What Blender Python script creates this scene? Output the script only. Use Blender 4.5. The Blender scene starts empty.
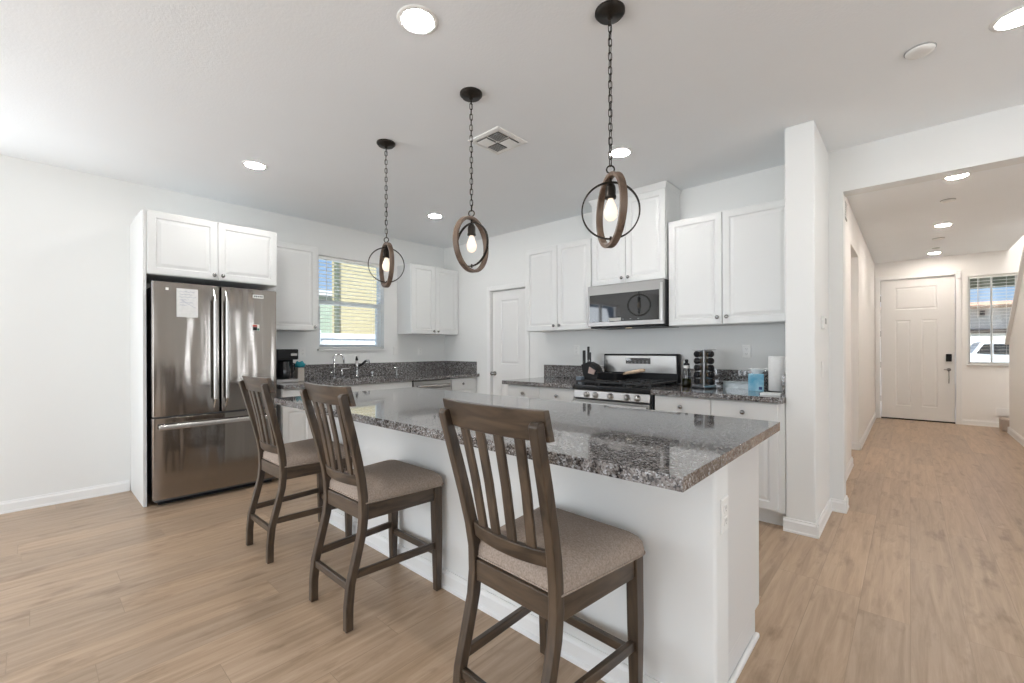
import bpy, bmesh, math, random
from mathutils import Vector, Matrix
random.seed(7)
S = bpy.context.scene
C = S.collection
PI = math.pi

# ---------------------------------------------------------------- camera
CZ = 2.761
YAW = 42.273
cam_d = bpy.data.cameras.new('camera')
cam_d.sensor_width = 36.0
cam_d.lens = 437.34 * 36.0 / 1024.0
cam_d.shift_x = 0.0
cam_d.shift_y = 7.67 / 1024.0
cam_d.clip_start = 0.02
cam = bpy.data.objects.new('camera', cam_d)
C.objects.link(cam)
cam.matrix_world = (Matrix.Translation((0, 0, 1.25)) @ Matrix.Rotation(math.radians(YAW), 4, 'Z')
                    @ Matrix.Rotation(math.radians(90), 4, 'X') @ Matrix.Rotation(math.radians(-0.203), 4, 'Z'))
S.camera = cam

# ---------------------------------------------------------------- world, sun, window light, exposure
S.view_settings.view_transform = 'Standard'
S.view_settings.look = 'None'
S.view_settings.gamma = 1.0
S.view_settings.use_curve_mapping = False
S.view_settings.exposure = 0.26
S.cycles.use_denoising = True
S.cycles.max_bounces = 10
S.cycles.diffuse_bounces = 6
S.cycles.glossy_bounces = 5
S.cycles.transmission_bounces = 8
S.cycles.sample_clamp_indirect = 6.0
S.cycles.caustics_reflective = False
S.cycles.caustics_refractive = False

w = bpy.data.worlds.new('world')
S.world = w
w.use_nodes = True
nt = w.node_tree
bg = nt.nodes['Background']
tc = nt.nodes.new('ShaderNodeTexCoord')
sp = nt.nodes.new('ShaderNodeSeparateXYZ')
rmp = nt.nodes.new('ShaderNodeValToRGB')
rmp.color_ramp.elements[0].position = 0.0
rmp.color_ramp.elements[0].color = (0.50, 0.68, 0.92, 1)
rmp.color_ramp.elements[1].position = 0.45
rmp.color_ramp.elements[1].color = (0.12, 0.32, 0.78, 1)
nt.links.new(tc.outputs['Generated'], sp.inputs[0])
nt.links.new(sp.outputs['Z'], rmp.inputs[0])
nt.links.new(rmp.outputs[0], bg.inputs[0])
bg.inputs[1].default_value = 0.95

def lamp(name, kind, loc, rot, energy, color=(1, 1, 1), **kw):
    d = bpy.data.lights.new(name, kind)
    d.energy = energy
    d.color = color
    for k, v in kw.items():
        setattr(d, k, v)
    o = bpy.data.objects.new(name, d)
    o.location = loc
    o.rotation_euler = rot
    C.objects.link(o)
    return o

sun = lamp('sun', 'SUN', (0, 0, 10), (0, 0, 0), 13.0, (0.90, 0.95, 1.0), angle=0.01)
sun.rotation_euler = Vector((-0.55, 0.50, -0.95)).to_track_quat('-Z', 'Y').to_euler()
# daylight coming in through the glass doors and windows of the living side
LB = (0.90, 0.955, 1.0)
lamp('patio_daylight', 'AREA', (-2.9, -4.30, 1.15), (math.radians(112), 0, 0), 108, LB, shape='RECTANGLE', size=2.9, size_y=2.1)
lamp('living_window_daylight', 'AREA', (1.9, -4.30, 1.55), (math.radians(112), 0, 0), 33, LB, shape='RECTANGLE', size=1.9, size_y=1.5)
lamp('side_window_daylight', 'AREA', (-5.30, -1.25, 1.6), (math.radians(105), 0, math.radians(-90)), 34, LB, shape='RECTANGLE', size=1.3, size_y=1.3)
lamp('right_window_daylight', 'AREA', (4.14, -0.6, 1.5), (math.radians(112), 0, math.radians(90)), 45, LB, shape='RECTANGLE', size=2.2, size_y=1.5)
lamp('added_streak_lamp', 'AREA', (4.14, 2.78, 1.2), (math.radians(90), 0, math.radians(90)), 8, LB, shape='RECTANGLE', size=0.06, size_y=2.1)  # added strip lamp, unseen, to mirror a bright streak in the fridge doors
lamp('added_streak_lamp', 'AREA', (4.14, 3.79, 1.2), (math.radians(90), 0, math.radians(90)), 8, LB, shape='RECTANGLE', size=0.06, size_y=2.1)  # the other added strip lamp for the fridge streaks
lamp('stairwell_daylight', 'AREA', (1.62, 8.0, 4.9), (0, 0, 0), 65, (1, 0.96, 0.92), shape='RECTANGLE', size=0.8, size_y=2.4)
lamp('side_corridor_light', 'AREA', (-1.6, 6.4, 2.70), (0, 0, 0), 5, (1, 0.93, 0.86), shape='RECTANGLE', size=0.4, size_y=0.4)

# ---------------------------------------------------------------- materials
def mat(name, color=(0.8, 0.8, 0.8), rough=0.5, metal=0.0, emis=None, es=0.0, trans=0.0, coat=0.0, ior=1.45, spec=0.5):
    m = bpy.data.materials.new(name)
    m.use_nodes = True
    b = m.node_tree.nodes['Principled BSDF']
    b.inputs['Base Color'].default_value = (*color, 1)
    b.inputs['Roughness'].default_value = rough
    b.inputs['Metallic'].default_value = metal
    b.inputs['Transmission Weight'].default_value = trans
    b.inputs['Coat Weight'].default_value = coat
    b.inputs['IOR'].default_value = ior
    b.inputs['Specular IOR Level'].default_value = spec
    if emis:
        b.inputs['Emission Color'].default_value = (*emis, 1)
        b.inputs['Emission Strength'].default_value = es
    return m

def N(m, t, **kw):
    n = m.node_tree.nodes.new(t)
    for k, v in kw.items():
        setattr(n, k, v)
    return n

def L(m, a, b):
    m.node_tree.links.new(a, b)

def bsdf(m):
    return m.node_tree.nodes['Principled BSDF']

def noise_tint(m, c1, c2, scale=5.0, stretch=(1, 1, 1), detail=3.0, bump=0.0, bscale=None, dist=0.01, space='Object'):
    """colour varies softly between c1 and c2; optional fine bump"""
    t = N(m, 'ShaderNodeTexCoord')
    mp = N(m, 'ShaderNodeMapping')
    mp.inputs['Scale'].default_value = stretch
    L(m, t.outputs[space], mp.inputs[0])
    n = N(m, 'ShaderNodeTexNoise')
    n.inputs['Scale'].default_value = scale
    n.inputs['Detail'].default_value = detail
    L(m, mp.outputs[0], n.inputs[0])
    r = N(m, 'ShaderNodeValToRGB')
    r.color_ramp.elements[0].position = 0.3
    r.color_ramp.elements[1].position = 0.7
    r.color_ramp.elements[0].color = (*c1, 1)
    r.color_ramp.elements[1].color = (*c2, 1)
    L(m, n.outputs[0], r.inputs[0])
    L(m, r.outputs[0], bsdf(m).inputs['Base Color'])
    if bump:
        n2 = N(m, 'ShaderNodeTexNoise')
        n2.inputs['Scale'].default_value = bscale or scale
        L(m, mp.outputs[0], n2.inputs[0])
        b = N(m, 'ShaderNodeBump')
        b.inputs['Strength'].default_value = bump
        b.inputs['Distance'].default_value = dist
        L(m, n2.outputs[0], b.inputs['Height'])
        L(m, b.outputs[0], bsdf(m).inputs['Normal'])
    return m

M = {}
M['wall'] = noise_tint(mat('painted_wall', rough=0.75, spec=0.3), (0.785, 0.79, 0.775), (0.795, 0.80, 0.785), 2.0, bump=0.15, bscale=120, dist=0.002)
M['hallwall'] = noise_tint(mat('hall_wall_paint', rough=0.75, spec=0.3), (0.85, 0.84, 0.82), (0.86, 0.85, 0.83), 2.0, bump=0.15, bscale=120, dist=0.002)
M['ceiling'] = noise_tint(mat('ceiling_paint', rough=0.9, spec=0.2), (0.865, 0.89, 0.91), (0.875, 0.90, 0.92), 3.0, bump=0.3, bscale=90, dist=0.003)
M['trim'] = mat('white_trim', (0.83, 0.83, 0.82), 0.4)
M['cab'] = noise_tint(mat('white_cabinet', rough=0.38), (0.735, 0.74, 0.73), (0.745, 0.75, 0.74), 3)
M['door'] = mat('white_door', (0.80, 0.795, 0.78), 0.45)
M['white_plastic'] = mat('white_plastic', (0.82, 0.82, 0.80), 0.35)
M['slot'] = mat('dark_slot', (0.05, 0.05, 0.05), 0.6)
M['grey_slot'] = mat('grey_slot', (0.35, 0.35, 0.34), 0.6)
M['black'] = mat('black_plastic', (0.010, 0.010, 0.011), 0.45, spec=0.3)
M['blackglass'] = mat('black_glass', (0.012, 0.012, 0.013), 0.04, coat=0.5)
M['gap'] = mat('dark_gap', (0.01, 0.01, 0.01), 0.8)
M['castiron'] = mat('cast_iron', (0.022, 0.022, 0.023), 0.55)
M['chrome'] = mat('chrome', (0.60, 0.60, 0.61), 0.12, 1.0)
M['rack'] = mat('polished_rack_metal', (0.72, 0.72, 0.72), 0.28, 1.0)
M['nickel'] = mat('brushed_nickel', (0.36, 0.35, 0.34), 0.25, 1.0)
M['darkmetal'] = noise_tint(mat('dark_bronze', rough=0.45, metal=0.7), (0.018, 0.015, 0.012), (0.035, 0.028, 0.022), 30)
M['bulb'] = mat('lit_bulb_glass', (0.4, 0.36, 0.3), 0.15, emis=(1.0, 0.84, 0.66), es=0.85)
M['filament'] = mat('lit_filament', (1, 0.9, 0.7), 0.3, emis=(1.0, 0.82, 0.5), es=20)
M['lens'] = mat('lit_lamp_lens', (1, 1, 1), 0.4, emis=(1.0, 0.985, 0.965), es=150.0)
M['entrylens'] = mat('lit_entry_lens', (1, 1, 1), 0.4, emis=(1.0, 0.90, 0.82), es=140.0)
M['halllens'] = mat('lit_hall_lens', (1, 1, 1), 0.4, emis=(1.0, 0.90, 0.82), es=235.0)
M['paper'] = noise_tint(mat('white_paper', rough=0.7), (0.72, 0.73, 0.72), (0.80, 0.80, 0.79), 40)
M['pale'] = mat('pale_window_frame', (0.78, 0.82, 0.84), 0.35)
M['blind'] = mat('white_blind', (0.80, 0.80, 0.76), 0.45)
M['glass'] = mat('clear_glass', (1, 1, 1), 0.0, trans=1.0, ior=1.45)
M['towel'] = noise_tint(mat('paper_towel', rough=0.9), (0.80, 0.80, 0.79), (0.84, 0.84, 0.83), 60, bump=0.4, bscale=150)
M['carpet'] = noise_tint(mat('stair_carpet', rough=0.95), (0.50, 0.42, 0.36), (0.60, 0.52, 0.45), 300, bump=0.6, bscale=400)
M['stepwood'] = mat('stair_side_wood', (0.30, 0.21, 0.13), 0.5)

# thin window glass: mostly transparent with a faint mirror
g = bpy.data.materials.new('window_glass')
g.use_nodes = True
g.node_tree.nodes.clear()
go = N(g, 'ShaderNodeOutputMaterial'); gt = N(g, 'ShaderNodeBsdfTransparent'); gg = N(g, 'ShaderNodeBsdfGlossy'); gm = N(g, 'ShaderNodeMixShader')
gg.inputs['Roughness'].default_value = 0.02
gm.inputs[0].default_value = 0.07
gt.inputs[0].default_value = (0.97, 0.99, 0.98, 1)
L(g, gt.outputs[0], gm.inputs[1]); L(g, gg.outputs[0], gm.inputs[2]); L(g, gm.outputs[0], go.inputs[0])
M['winglass'] = g

def wood_planks():
    m = mat('oak_plank_floor', rough=0.33)
    t = N(m, 'ShaderNodeTexCoord')
    s = N(m, 'ShaderNodeSeparateXYZ'); cb = N(m, 'ShaderNodeCombineXYZ')
    L(m, t.outputs['Object'], s.inputs[0])
    # every row of planks starts at its own random place
    rw = N(m, 'ShaderNodeMath', operation='DIVIDE'); rw.inputs[1].default_value = 0.185
    rf = N(m, 'ShaderNodeMath', operation='FLOOR'); wn = N(m, 'ShaderNodeTexWhiteNoise', noise_dimensions='1D')
    sh = N(m, 'ShaderNodeMath', operation='MULTIPLY_ADD'); sh.inputs[1].default_value = 1.45
    L(m, s.outputs['X'], rw.inputs[0]); L(m, rw.outputs[0], rf.inputs[0]); L(m, rf.outputs[0], wn.inputs['W'])
    L(m, wn.outputs['Value'], sh.inputs[0]); L(m, s.outputs['Y'], sh.inputs[2])
    L(m, sh.outputs[0], cb.inputs['X']); L(m, s.outputs['X'], cb.inputs['Y'])
    br = N(m, 'ShaderNodeTexBrick')
    br.offset = 0.0; br.offset_frequency = 2
    br.inputs['Scale'].default_value = 1.0
    br.inputs['Brick Width'].default_value = 1.45
    br.inputs['Row Height'].default_value = 0.185
    br.inputs['Mortar Size'].default_value = 0.0012
    br.inputs['Mortar Smooth'].default_value = 0.2
    br.inputs['Color1'].default_value = (0.0, 0.0, 0.0, 1)
    br.inputs['Color2'].default_value = (1.0, 1.0, 1.0, 1)
    br.inputs['Mortar'].default_value = (0.5, 0.5, 0.5, 1)
    L(m, cb.outputs[0], br.inputs['Vector'])
    # grain, stretched along the plank and shifted per plank
    mp = N(m, 'ShaderNodeVectorMath', operation='MULTIPLY'); mp.inputs[1].default_value = (1.3, 17.0, 1)
    L(m, cb.outputs[0], mp.inputs[0])
    ad = N(m, 'ShaderNodeVectorMath', operation='ADD')
    sc = N(m, 'ShaderNodeVectorMath', operation='SCALE'); sc.inputs['Scale'].default_value = 13.0
    L(m, br.outputs['Color'], sc.inputs[0]); L(m, mp.outputs[0], ad.inputs[0]); L(m, sc.outputs[0], ad.inputs[1])
    n1 = N(m, 'ShaderNodeTexNoise'); n1.inputs['Scale'].default_value = 1.6; n1.inputs['Detail'].default_value = 6; n1.inputs['Roughness'].default_value = 0.65
    n1.inputs['Distortion'].default_value = 0.6
    L(m, ad.outputs[0], n1.inputs['Vector'])
    r1 = N(m, 'ShaderNodeValToRGB')
    e = r1.color_ramp.elements
    e[0].position = 0.28; e[0].color = (0.325, 0.228, 0.148, 1)
    e[1].position = 0.72; e[1].color = (0.52, 0.387, 0.275, 1)
    x = e.new(0.5); x.color = (0.435, 0.313, 0.212, 1)
    L(m, n1.outputs[0], r1.inputs[0])
    # fine pores
    mp2 = N(m, 'ShaderNodeVectorMath', operation='MULTIPLY'); mp2.inputs[1].default_value = (4.0, 90.0, 1)
    L(m, ad.outputs[0], mp2.inputs[0])
    n2 = N(m, 'ShaderNodeTexNoise'); n2.inputs['Scale'].default_value = 1.0; n2.inputs['Detail'].default_value = 3
    L(m, mp2.outputs[0], n2.inputs['Vector'])
    mx = N(m, 'ShaderNodeMixRGB', blend_type='MULTIPLY'); mx.inputs[0].default_value = 0.45
    r2 = N(m, 'ShaderNodeValToRGB'); r2.color_ramp.elements[0].position = 0.3; r2.color_ramp.elements[0].color = (0.80, 0.785, 0.77, 1); r2.color_ramp.elements[1].position = 0.55
    L(m, n2.outputs[0], r2.inputs[0]); L(m, r1.outputs[0], mx.inputs[1]); L(m, r2.outputs[0], mx.inputs[2])
    # plank to plank tone
    r3 = N(m, 'ShaderNodeValToRGB'); r3.color_ramp.elements[0].color = (0.87, 0.87, 0.88, 1); r3.color_ramp.elements[1].color = (1.06, 1.04, 1.02, 1)
    L(m, br.outputs['Color'], r3.inputs[0])
    mx2 = N(m, 'ShaderNodeMixRGB', blend_type='MULTIPLY'); mx2.inputs[0].default_value = 1.0
    L(m, mx.outputs[0], mx2.inputs[1]); L(m, r3.outputs[0], mx2.inputs[2])
    mx3 = N(m, 'ShaderNodeMixRGB', blend_type='MIX'); mx3.inputs[2].default_value = (0.12, 0.085, 0.055, 1)
    mf = N(m, 'ShaderNodeMath', operation='MULTIPLY'); mf.inputs[1].default_value = 0.40
    L(m, br.outputs['Fac'], mf.inputs[0]); L(m, mf.outputs[0], mx3.inputs[0]); L(m, mx2.outputs[0], mx3.inputs[1])
    # scattered knots and darker smudges
    mk = N(m, 'ShaderNodeVectorMath', operation='MULTIPLY'); mk.inputs[1].default_value = (2.2, 6.0, 1)
    L(m, cb.outputs[0], mk.inputs[0])
    ak = N(m, 'ShaderNodeVectorMath', operation='ADD'); L(m, mk.outputs[0], ak.inputs[0]); L(m, sc.outputs[0], ak.inputs[1])
    nk = N(m, 'ShaderNodeTexNoise'); nk.inputs['Scale'].default_value = 1.5; nk.inputs['Detail'].default_value = 4; nk.inputs['Roughness'].default_value = 0.6
    L(m, ak.outputs[0], nk.inputs['Vector'])
    rk = N(m, 'ShaderNodeValToRGB'); rk.color_ramp.elements[0].position = 0.30; rk.color_ramp.elements[0].color = (0.60, 0.56, 0.52, 1); rk.color_ramp.elements[1].position = 0.43; rk.color_ramp.elements[1].color = (1, 1, 1, 1)
    L(m, nk.outputs[0], rk.inputs[0])
    mx4 = N(m, 'ShaderNodeMixRGB', blend_type='MULTIPLY'); mx4.inputs[0].default_value = 0.75
    L(m, mx3.outputs[0], mx4.inputs[1]); L(m, rk.outputs[0], mx4.inputs[2])
    L(m, mx4.outputs[0], bsdf(m).inputs['Base Color'])
    b = N(m, 'ShaderNodeBump'); b.inputs['Strength'].default_value = 0.12; b.inputs['Distance'].default_value = 0.003
    L(m, n2.outputs[0], b.inputs['Height']); L(m, b.outputs[0], bsdf(m).inputs['Normal'])
    return m
M['floor'] = wood_planks()

def granite():
    m = mat('speckled_granite', rough=0.06, coat=0.35, spec=0.6)
    t = N(m, 'ShaderNodeTexCoord')
    v = N(m, 'ShaderNodeTexVoronoi'); v.inputs['Scale'].default_value = 185
    n0 = N(m, 'ShaderNodeTexNoise'); n0.inputs['Scale'].default_value = 60; n0.inputs['Detail'].default_value = 5; n0.inputs['Roughness'].default_value = 0.7
    L(m, t.outputs['Object'], v.inputs['Vector']); L(m, t.outputs['Object'], n0.inputs['Vector'])
    s = N(m, 'ShaderNodeSeparateColor'); L(m, v.outputs['Color'], s.inputs[0])
    mx = N(m, 'ShaderNodeMath', operation='MULTIPLY_ADD'); mx.inputs[1].default_value = 0.55; 
    L(m, s.outputs[0], mx.inputs[0])
    m2 = N(m, 'ShaderNodeMath', operation='MULTIPLY_ADD'); m2.inputs[1].default_value = 1.0; m2.inputs[2].default_value = -0.27
    L(m, n0.outputs[0], m2.inputs[0]); L(m, m2.outputs[0], mx.inputs[2])
    r = N(m, 'ShaderNodeValToRGB'); e = r.color_ramp.elements
    e[0].position = 0.24; e[0].color = (0.014, 0.014, 0.016, 1)
    e[1].position = 0.86; e[1].color = (0.50, 0.52, 0.54, 1)
    for p, c in ((0.36, (0.070, 0.064, 0.062)), (0.48, (0.155, 0.134, 0.122)), (0.62, (0.24, 0.222, 0.212)), (0.74, (0.34, 0.34, 0.345))):
        x = e.new(p); x.color = (*c, 1)
    L(m, mx.outputs[0], r.inputs[0])
    L(m, r.outputs[0], bsdf(m).inputs['Base Color'])
    return m
M['granite'] = granite()

def steel(name, col, rough, warp=0.0):
    m = mat(name, col, rough, 1.0)
    t = N(m, 'ShaderNodeTexCoord')
    mp = N(m, 'ShaderNodeMapping'); mp.inputs['Scale'].default_value = (200, 200, 1.5)
    n = N(m, 'ShaderNodeTexNoise'); n.inputs['Scale'].default_value = 1; n.inputs['Detail'].default_value = 2
    L(m, t.outputs['Object'], mp.inputs[0]); L(m, mp.outputs[0], n.inputs['Vector'])
    b = N(m, 'ShaderNodeBump'); b.inputs['Strength'].default_value = 0.03; b.inputs['Distance'].default_value = 0.001
    L(m, n.outputs[0], b.inputs['Height'])
    if warp:
        mp2 = N(m, 'ShaderNodeMapping'); mp2.inputs['Scale'].default_value = (4, 5, 0.5)
        n2 = N(m, 'ShaderNodeTexNoise'); n2.inputs['Scale'].default_value = 1.3; n2.inputs['Detail'].default_value = 1.5
        L(m, t.outputs['Object'], mp2.inputs[0]); L(m, mp2.outputs[0], n2.inputs['Vector'])
        b2 = N(m, 'ShaderNodeBump'); b2.inputs['Strength'].default_value = warp; b2.inputs['Distance'].default_value = 0.02
        L(m, n2.outputs[0], b2.inputs['Height']); L(m, b.outputs[0], b2.inputs['Normal'])
        b = b2
    L(m, b.outputs[0], bsdf(m).inputs['Normal'])
    return m
M['steel'] = steel('brushed_steel', (0.46, 0.45, 0.435), 0.30)
M['fridge_steel'] = steel('fridge_steel', (0.345, 0.315, 0.29), 0.13, 0.65)
M['fridge_handle'] = steel('handle_steel', (0.66, 0.65, 0.63), 0.25)
M['fridge_side'] = mat('fridge_side_grey', (0.16, 0.16, 0.165), 0.45, 0.3)

def wood(name, c1, c2, rough=0.42, sc=(14, 14, 2.0)):
    m = mat(name, rough=rough, coat=0.2 if rough < .4 else 0.0)
    bsdf(m).inputs['Coat Roughness'].default_value = 0.28
    t = N(m, 'ShaderNodeTexCoord')
    mp = N(m, 'ShaderNodeMapping'); mp.inputs['Scale'].default_value = sc
    L(m, t.outputs['Object'], mp.inputs[0])
    n = N(m, 'ShaderNodeTexNoise'); n.inputs['Scale'].default_value = 2.2; n.inputs['Detail'].default_value = 6; n.inputs['Distortion'].default_value = 0.8
    L(m, mp.outputs[0], n.inputs['Vector'])
    r = N(m, 'ShaderNodeValToRGB')
    r.color_ramp.elements[0].position = 0.3; r.color_ramp.elements[0].color = (*c1, 1)
    r.color_ramp.elements[1].position = 0.72; r.color_ramp.elements[1].color = (*c2, 1)
    L(m, n.outputs[0], r.inputs[0]); L(m, r.outputs[0], bsdf(m).inputs['Base Color'])
    b = N(m, 'ShaderNodeBump'); b.inputs['Strength'].default_value = 0.15; b.inputs['Distance'].default_value = 0.002
    L(m, n.outputs[0], b.inputs['Height']); L(m, b.outputs[0], bsdf(m).inputs['Normal'])
    return m
M['chairwood'] = wood('weathered_brown_wood', (0.026, 0.017, 0.011), (0.105, 0.071, 0.045), 0.34)
CW = ((0.026, 0.017, 0.011), (0.105, 0.071, 0.045), 0.34)
M['railwood'] = wood('weathered_brown_wood_across', *CW, sc=(2.0, 14, 14))
M['sidewood'] = wood('weathered_brown_wood_along', *CW, sc=(14, 2.0, 14))
M['ringwood'] = wood('ring_wood', (0.075, 0.045, 0.03), (0.20, 0.14, 0.10), 0.5)
M['palewood'] = wood('pale_wood', (0.50, 0.36, 0.24), (0.66, 0.50, 0.36), 0.5)

def fabric():
    m = noise_tint(mat('taupe_woven_fabric', rough=0.95, spec=0.2), (0.275, 0.22, 0.18), (0.43, 0.355, 0.30), 170, detail=4, bump=0.5, bscale=260, dist=0.003)
    return m
M['fabric'] = fabric()

# ---------------------------------------------------------------- geometry helpers
def wloc(o):
    v = Vector((0, 0, 0))
    while o is not None:
        v += o.location
        o = o.parent
    return v

class MB:
    def __init__(s):
        s.bm = bmesh.new()
    def _v(s, pts):
        return [s.bm.verts.new(p) for p in pts]
    def _f(s, vs):
        try:
            return s.bm.faces.new(vs)
        except ValueError:
            return None
    def box(s, x0, x1, y0, y1, z0, z1):
        if x0 > x1: x0, x1 = x1, x0
        if y0 > y1: y0, y1 = y1, y0
        if z0 > z1: z0, z1 = z1, z0
        v = s._v([(x0, y0, z0), (x1, y0, z0), (x1, y1, z0), (x0, y1, z0), (x0, y0, z1), (x1, y0, z1), (x1, y1, z1), (x0, y1, z1)])
        for f in ((3, 2, 1, 0), (4, 5, 6, 7), (0, 1, 5, 4), (1, 2, 6, 5), (2, 3, 7, 6), (3, 0, 4, 7)):
            s._f([v[i] for i in f])
        return s
    def bar(s, a, b, w, h, up=(0, 0, 1)):
        """rectangular bar between a and b, w across, h along 'up'"""
        a, b = Vector(a), Vector(b)
        d = (b - a).normalized()
        sd = d.cross(Vector(up))
        if sd.length < 1e-5: sd = d.cross(Vector((0, 1, 0)))
        sd.normalize(); u = sd.cross(d).normalized()
        r = []
        for p in (a, b):
            r.append(s._v([p + sd * (w / 2 * i) + u * (h / 2 * j) for i, j in ((-1, -1), (1, -1), (1, 1), (-1, 1))]))
        for i in range(4):
            s._f([r[0][i], r[0][(i + 1) % 4], r[1][(i + 1) % 4], r[1][i]])
        s._f(r[0][::-1]); s._f(r[1])
        return s
    def loft(s, rings, closed=True, cap=True):
        R = [s._v(r) for r in rings]
        n = len(R[0])
        for k in range(len(R) - 1):
            for i in range(n if closed else n - 1):
                s._f([R[k][i], R[k][(i + 1) % n], R[k + 1][(i + 1) % n], R[k + 1][i]])
        if cap:
            s._f(R[0][::-1]); s._f(R[-1])
        return s
    def tube(s, pts, r, seg=10, cyc=False, cap=True):
        pts = [Vector(p) for p in pts]
        n = len(pts); rings = []; up = None
        for i, p in enumerate(pts):
            if cyc: d = pts[(i + 1) % n] - pts[i - 1]
            elif i == 0: d = pts[1] - pts[0]
            elif i == n - 1: d = pts[-1] - pts[-2]
            else: d = pts[i + 1] - pts[i - 1]
            d.normalize()
            if up is None:
                up = d.cross(Vector((0, 0, 1)))
                if up.length < 0.05: up = d.cross(Vector((1, 0, 0)))
            up = (up - d * up.dot(d)).normalized()
            q = d.cross(up)
            rr = r[i] if isinstance(r, (list, tuple)) else r
            rings.append([p + up * (rr * math.cos(2 * PI * k / seg)) + q * (rr * math.sin(2 * PI * k / seg)) for k in range(seg)])
        if cyc:
            R = [s._v(x) for x in rings]
            for k in range(n):
                for i in range(seg):
                    s._f([R[k][i], R[k][(i + 1) % seg], R[(k + 1) % n][(i + 1) % seg], R[(k + 1) % n][i]])
        else:
            s.loft(rings, True, cap)
        return s
    def cyl(s, a, b, r, seg=20, r2=None):
        return s.tube([a, b], [r, r if r2 is None else r2], seg)
    def lathe(s, prof, o=(0, 0, 0), axis=(0, 0, 1), seg=24):
        """prof: (radius, height) list; revolved around axis through o"""
        o = Vector(o); ax = Vector(axis).normalized()
        t = ax.cross(Vector((0, 0, 1)))
        if t.length < 0.05: t = Vector((1, 0, 0))
        t.normalize(); q = ax.cross(t)
        s.loft([[o + ax * h + t * (max(r, 1e-4) * math.cos(2 * PI * k / seg)) + q * (max(r, 1e-4) * math.sin(2 * PI * k / seg)) for k in range(seg)] for r, h in prof])
        return s
    def prism(s, pts, ext):
        """closed polygon pts extruded by vector ext"""
        e = Vector(ext)
        s.loft([[Vector(p) for p in pts], [Vector(p) + e for p in pts]])
        return s
    def ring(s, c, R, w, th, rotz, seg=64):
        """flat hoop standing upright: radius R, radial thickness th, band width w along its axis"""
        c = Vector(c)
        hx = Vector((math.cos(rotz), math.sin(rotz), 0)); ax = Vector((-math.sin(rotz), math.cos(rotz), 0))
        R_ = []
        for k in range(seg):
            a = 2 * PI * k / seg
            d = hx * math.cos(a) + Vector((0, 0, 1)) * math.sin(a)
            R_.append(s._v([c + d * (R + i * th / 2) + ax * (j * w / 2) for i, j in ((-1, -1), (1, -1), (1, 1), (-1, 1))]))
        for k in range(seg):
            for i in range(4):
                s._f([R_[k][i], R_[k][(i + 1) % 4], R_[(k + 1) % seg][(i + 1) % 4], R_[(k + 1) % seg][i]])
        return s
    def build(s, name, m, parent=None, bevel=0.0, smooth=False, seg=2, subsurf=0, kind=None, local=False):
        bmesh.ops.recalc_face_normals(s.bm, faces=s.bm.faces[:])
        me = bpy.data.meshes.new(name)
        if not local:
            off = wloc(parent)
            if off.length > 0:
                bmesh.ops.translate(s.bm, verts=s.bm.verts[:], vec=-off)
        s.bm.to_mesh(me); s.bm.free()
        ms = m if isinstance(m, (list, tuple)) else [m]
        for x in ms: me.materials.append(M[x] if isinstance(x, str) else x)
        if smooth:
            for p in me.polygons: p.use_smooth = True
        o = bpy.data.objects.new(name, me)
        C.objects.link(o)
        o.parent = parent
        if bevel:
            b = o.modifiers.new('bevel', 'BEVEL'); b.width = bevel; b.segments = seg; b.limit_method = 'ANGLE'; b.angle_limit = math.radians(35)
            if smooth is None or True:
                for p in me.polygons: p.use_smooth = True
                wn = o.modifiers.new('wn', 'WEIGHTED_NORMAL'); wn.keep_sharp = False
        if subsurf:
            u = o.modifiers.new('sub', 'SUBSURF'); u.levels = subsurf; u.render_levels = subsurf
        if kind: o['kind'] = kind
        return o

def thing(name, label, cat, loc=(0, 0, 0), rotz=0.0, group=None, kind=None):
    o = bpy.data.objects.new(name, None)
    o.empty_display_size = 0.1
    C.objects.link(o)
    o.location = loc; o.rotation_euler = (0, 0, rotz)
    o['label'] = label; o['category'] = cat
    if group: o['group'] = group
    if kind: o['kind'] = kind
    return o

def tag(o, label, cat, group=None, kind=None):
    o['label'] = label; o['category'] = cat
    if group: o['group'] = group
    if kind: o['kind'] = kind
    return o

def kids(o):
    return [c for c in bpy.data.objects if c.parent == o]

def copy_tree(o, label=None, group=None, loc=None, rotz=None, parent=None):
    c = o.copy(); C.objects.link(c)
    c.parent = parent
    if label: c['label'] = label
    if group: c['group'] = group
    if loc is not None: c.location = loc
    if rotz is not None: c.rotation_euler = (0, 0, rotz)
    for ch in kids(o):
        copy_tree(ch, parent=c)
    return c

def struct(name, mb, m, bevel=0.0, parent=None, **kw):
    o = mb.build(name, m, parent, bevel=bevel, **kw)
    if parent is None: o['kind'] = 'structure'
    return o

# ---- panels on cabinet and door fronts; frame = origin, u direction, outward normal
class Fr:
    def __init__(s, o, u, n):
        s.o = Vector(o); s.u = Vector(u); s.n = Vector(n); s.v = Vector((0, 0, 1))
    def __call__(s, a, b, c):
        return s.o + s.u * a + s.v * b + s.n * c

def front(fr, a0, a1, b0, b1, prof, mb=None):
    """panelled front: prof = (inset, height) steps from the outer edge inwards"""
    mb = mb or MB()
    rings = []
    for ins, h in prof:
        rings.append([fr(a0 + ins, b0 + ins, h), fr(a1 - ins, b0 + ins, h), fr(a1 - ins, b1 - ins, h), fr(a0 + ins, b1 - ins, h)])
    mb.loft(rings)
    return mb
RAISED = [(0, 0), (0, .018), (.003, .020), (.052, .020), (.060, .012), (.066, .012), (.086, .0175), (.088, .018)]
SLAB = [(0, 0), (0, .017), (.004, .020)]
FALSE = [(0, 0), (0, .017), (.004, .020)]

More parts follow.
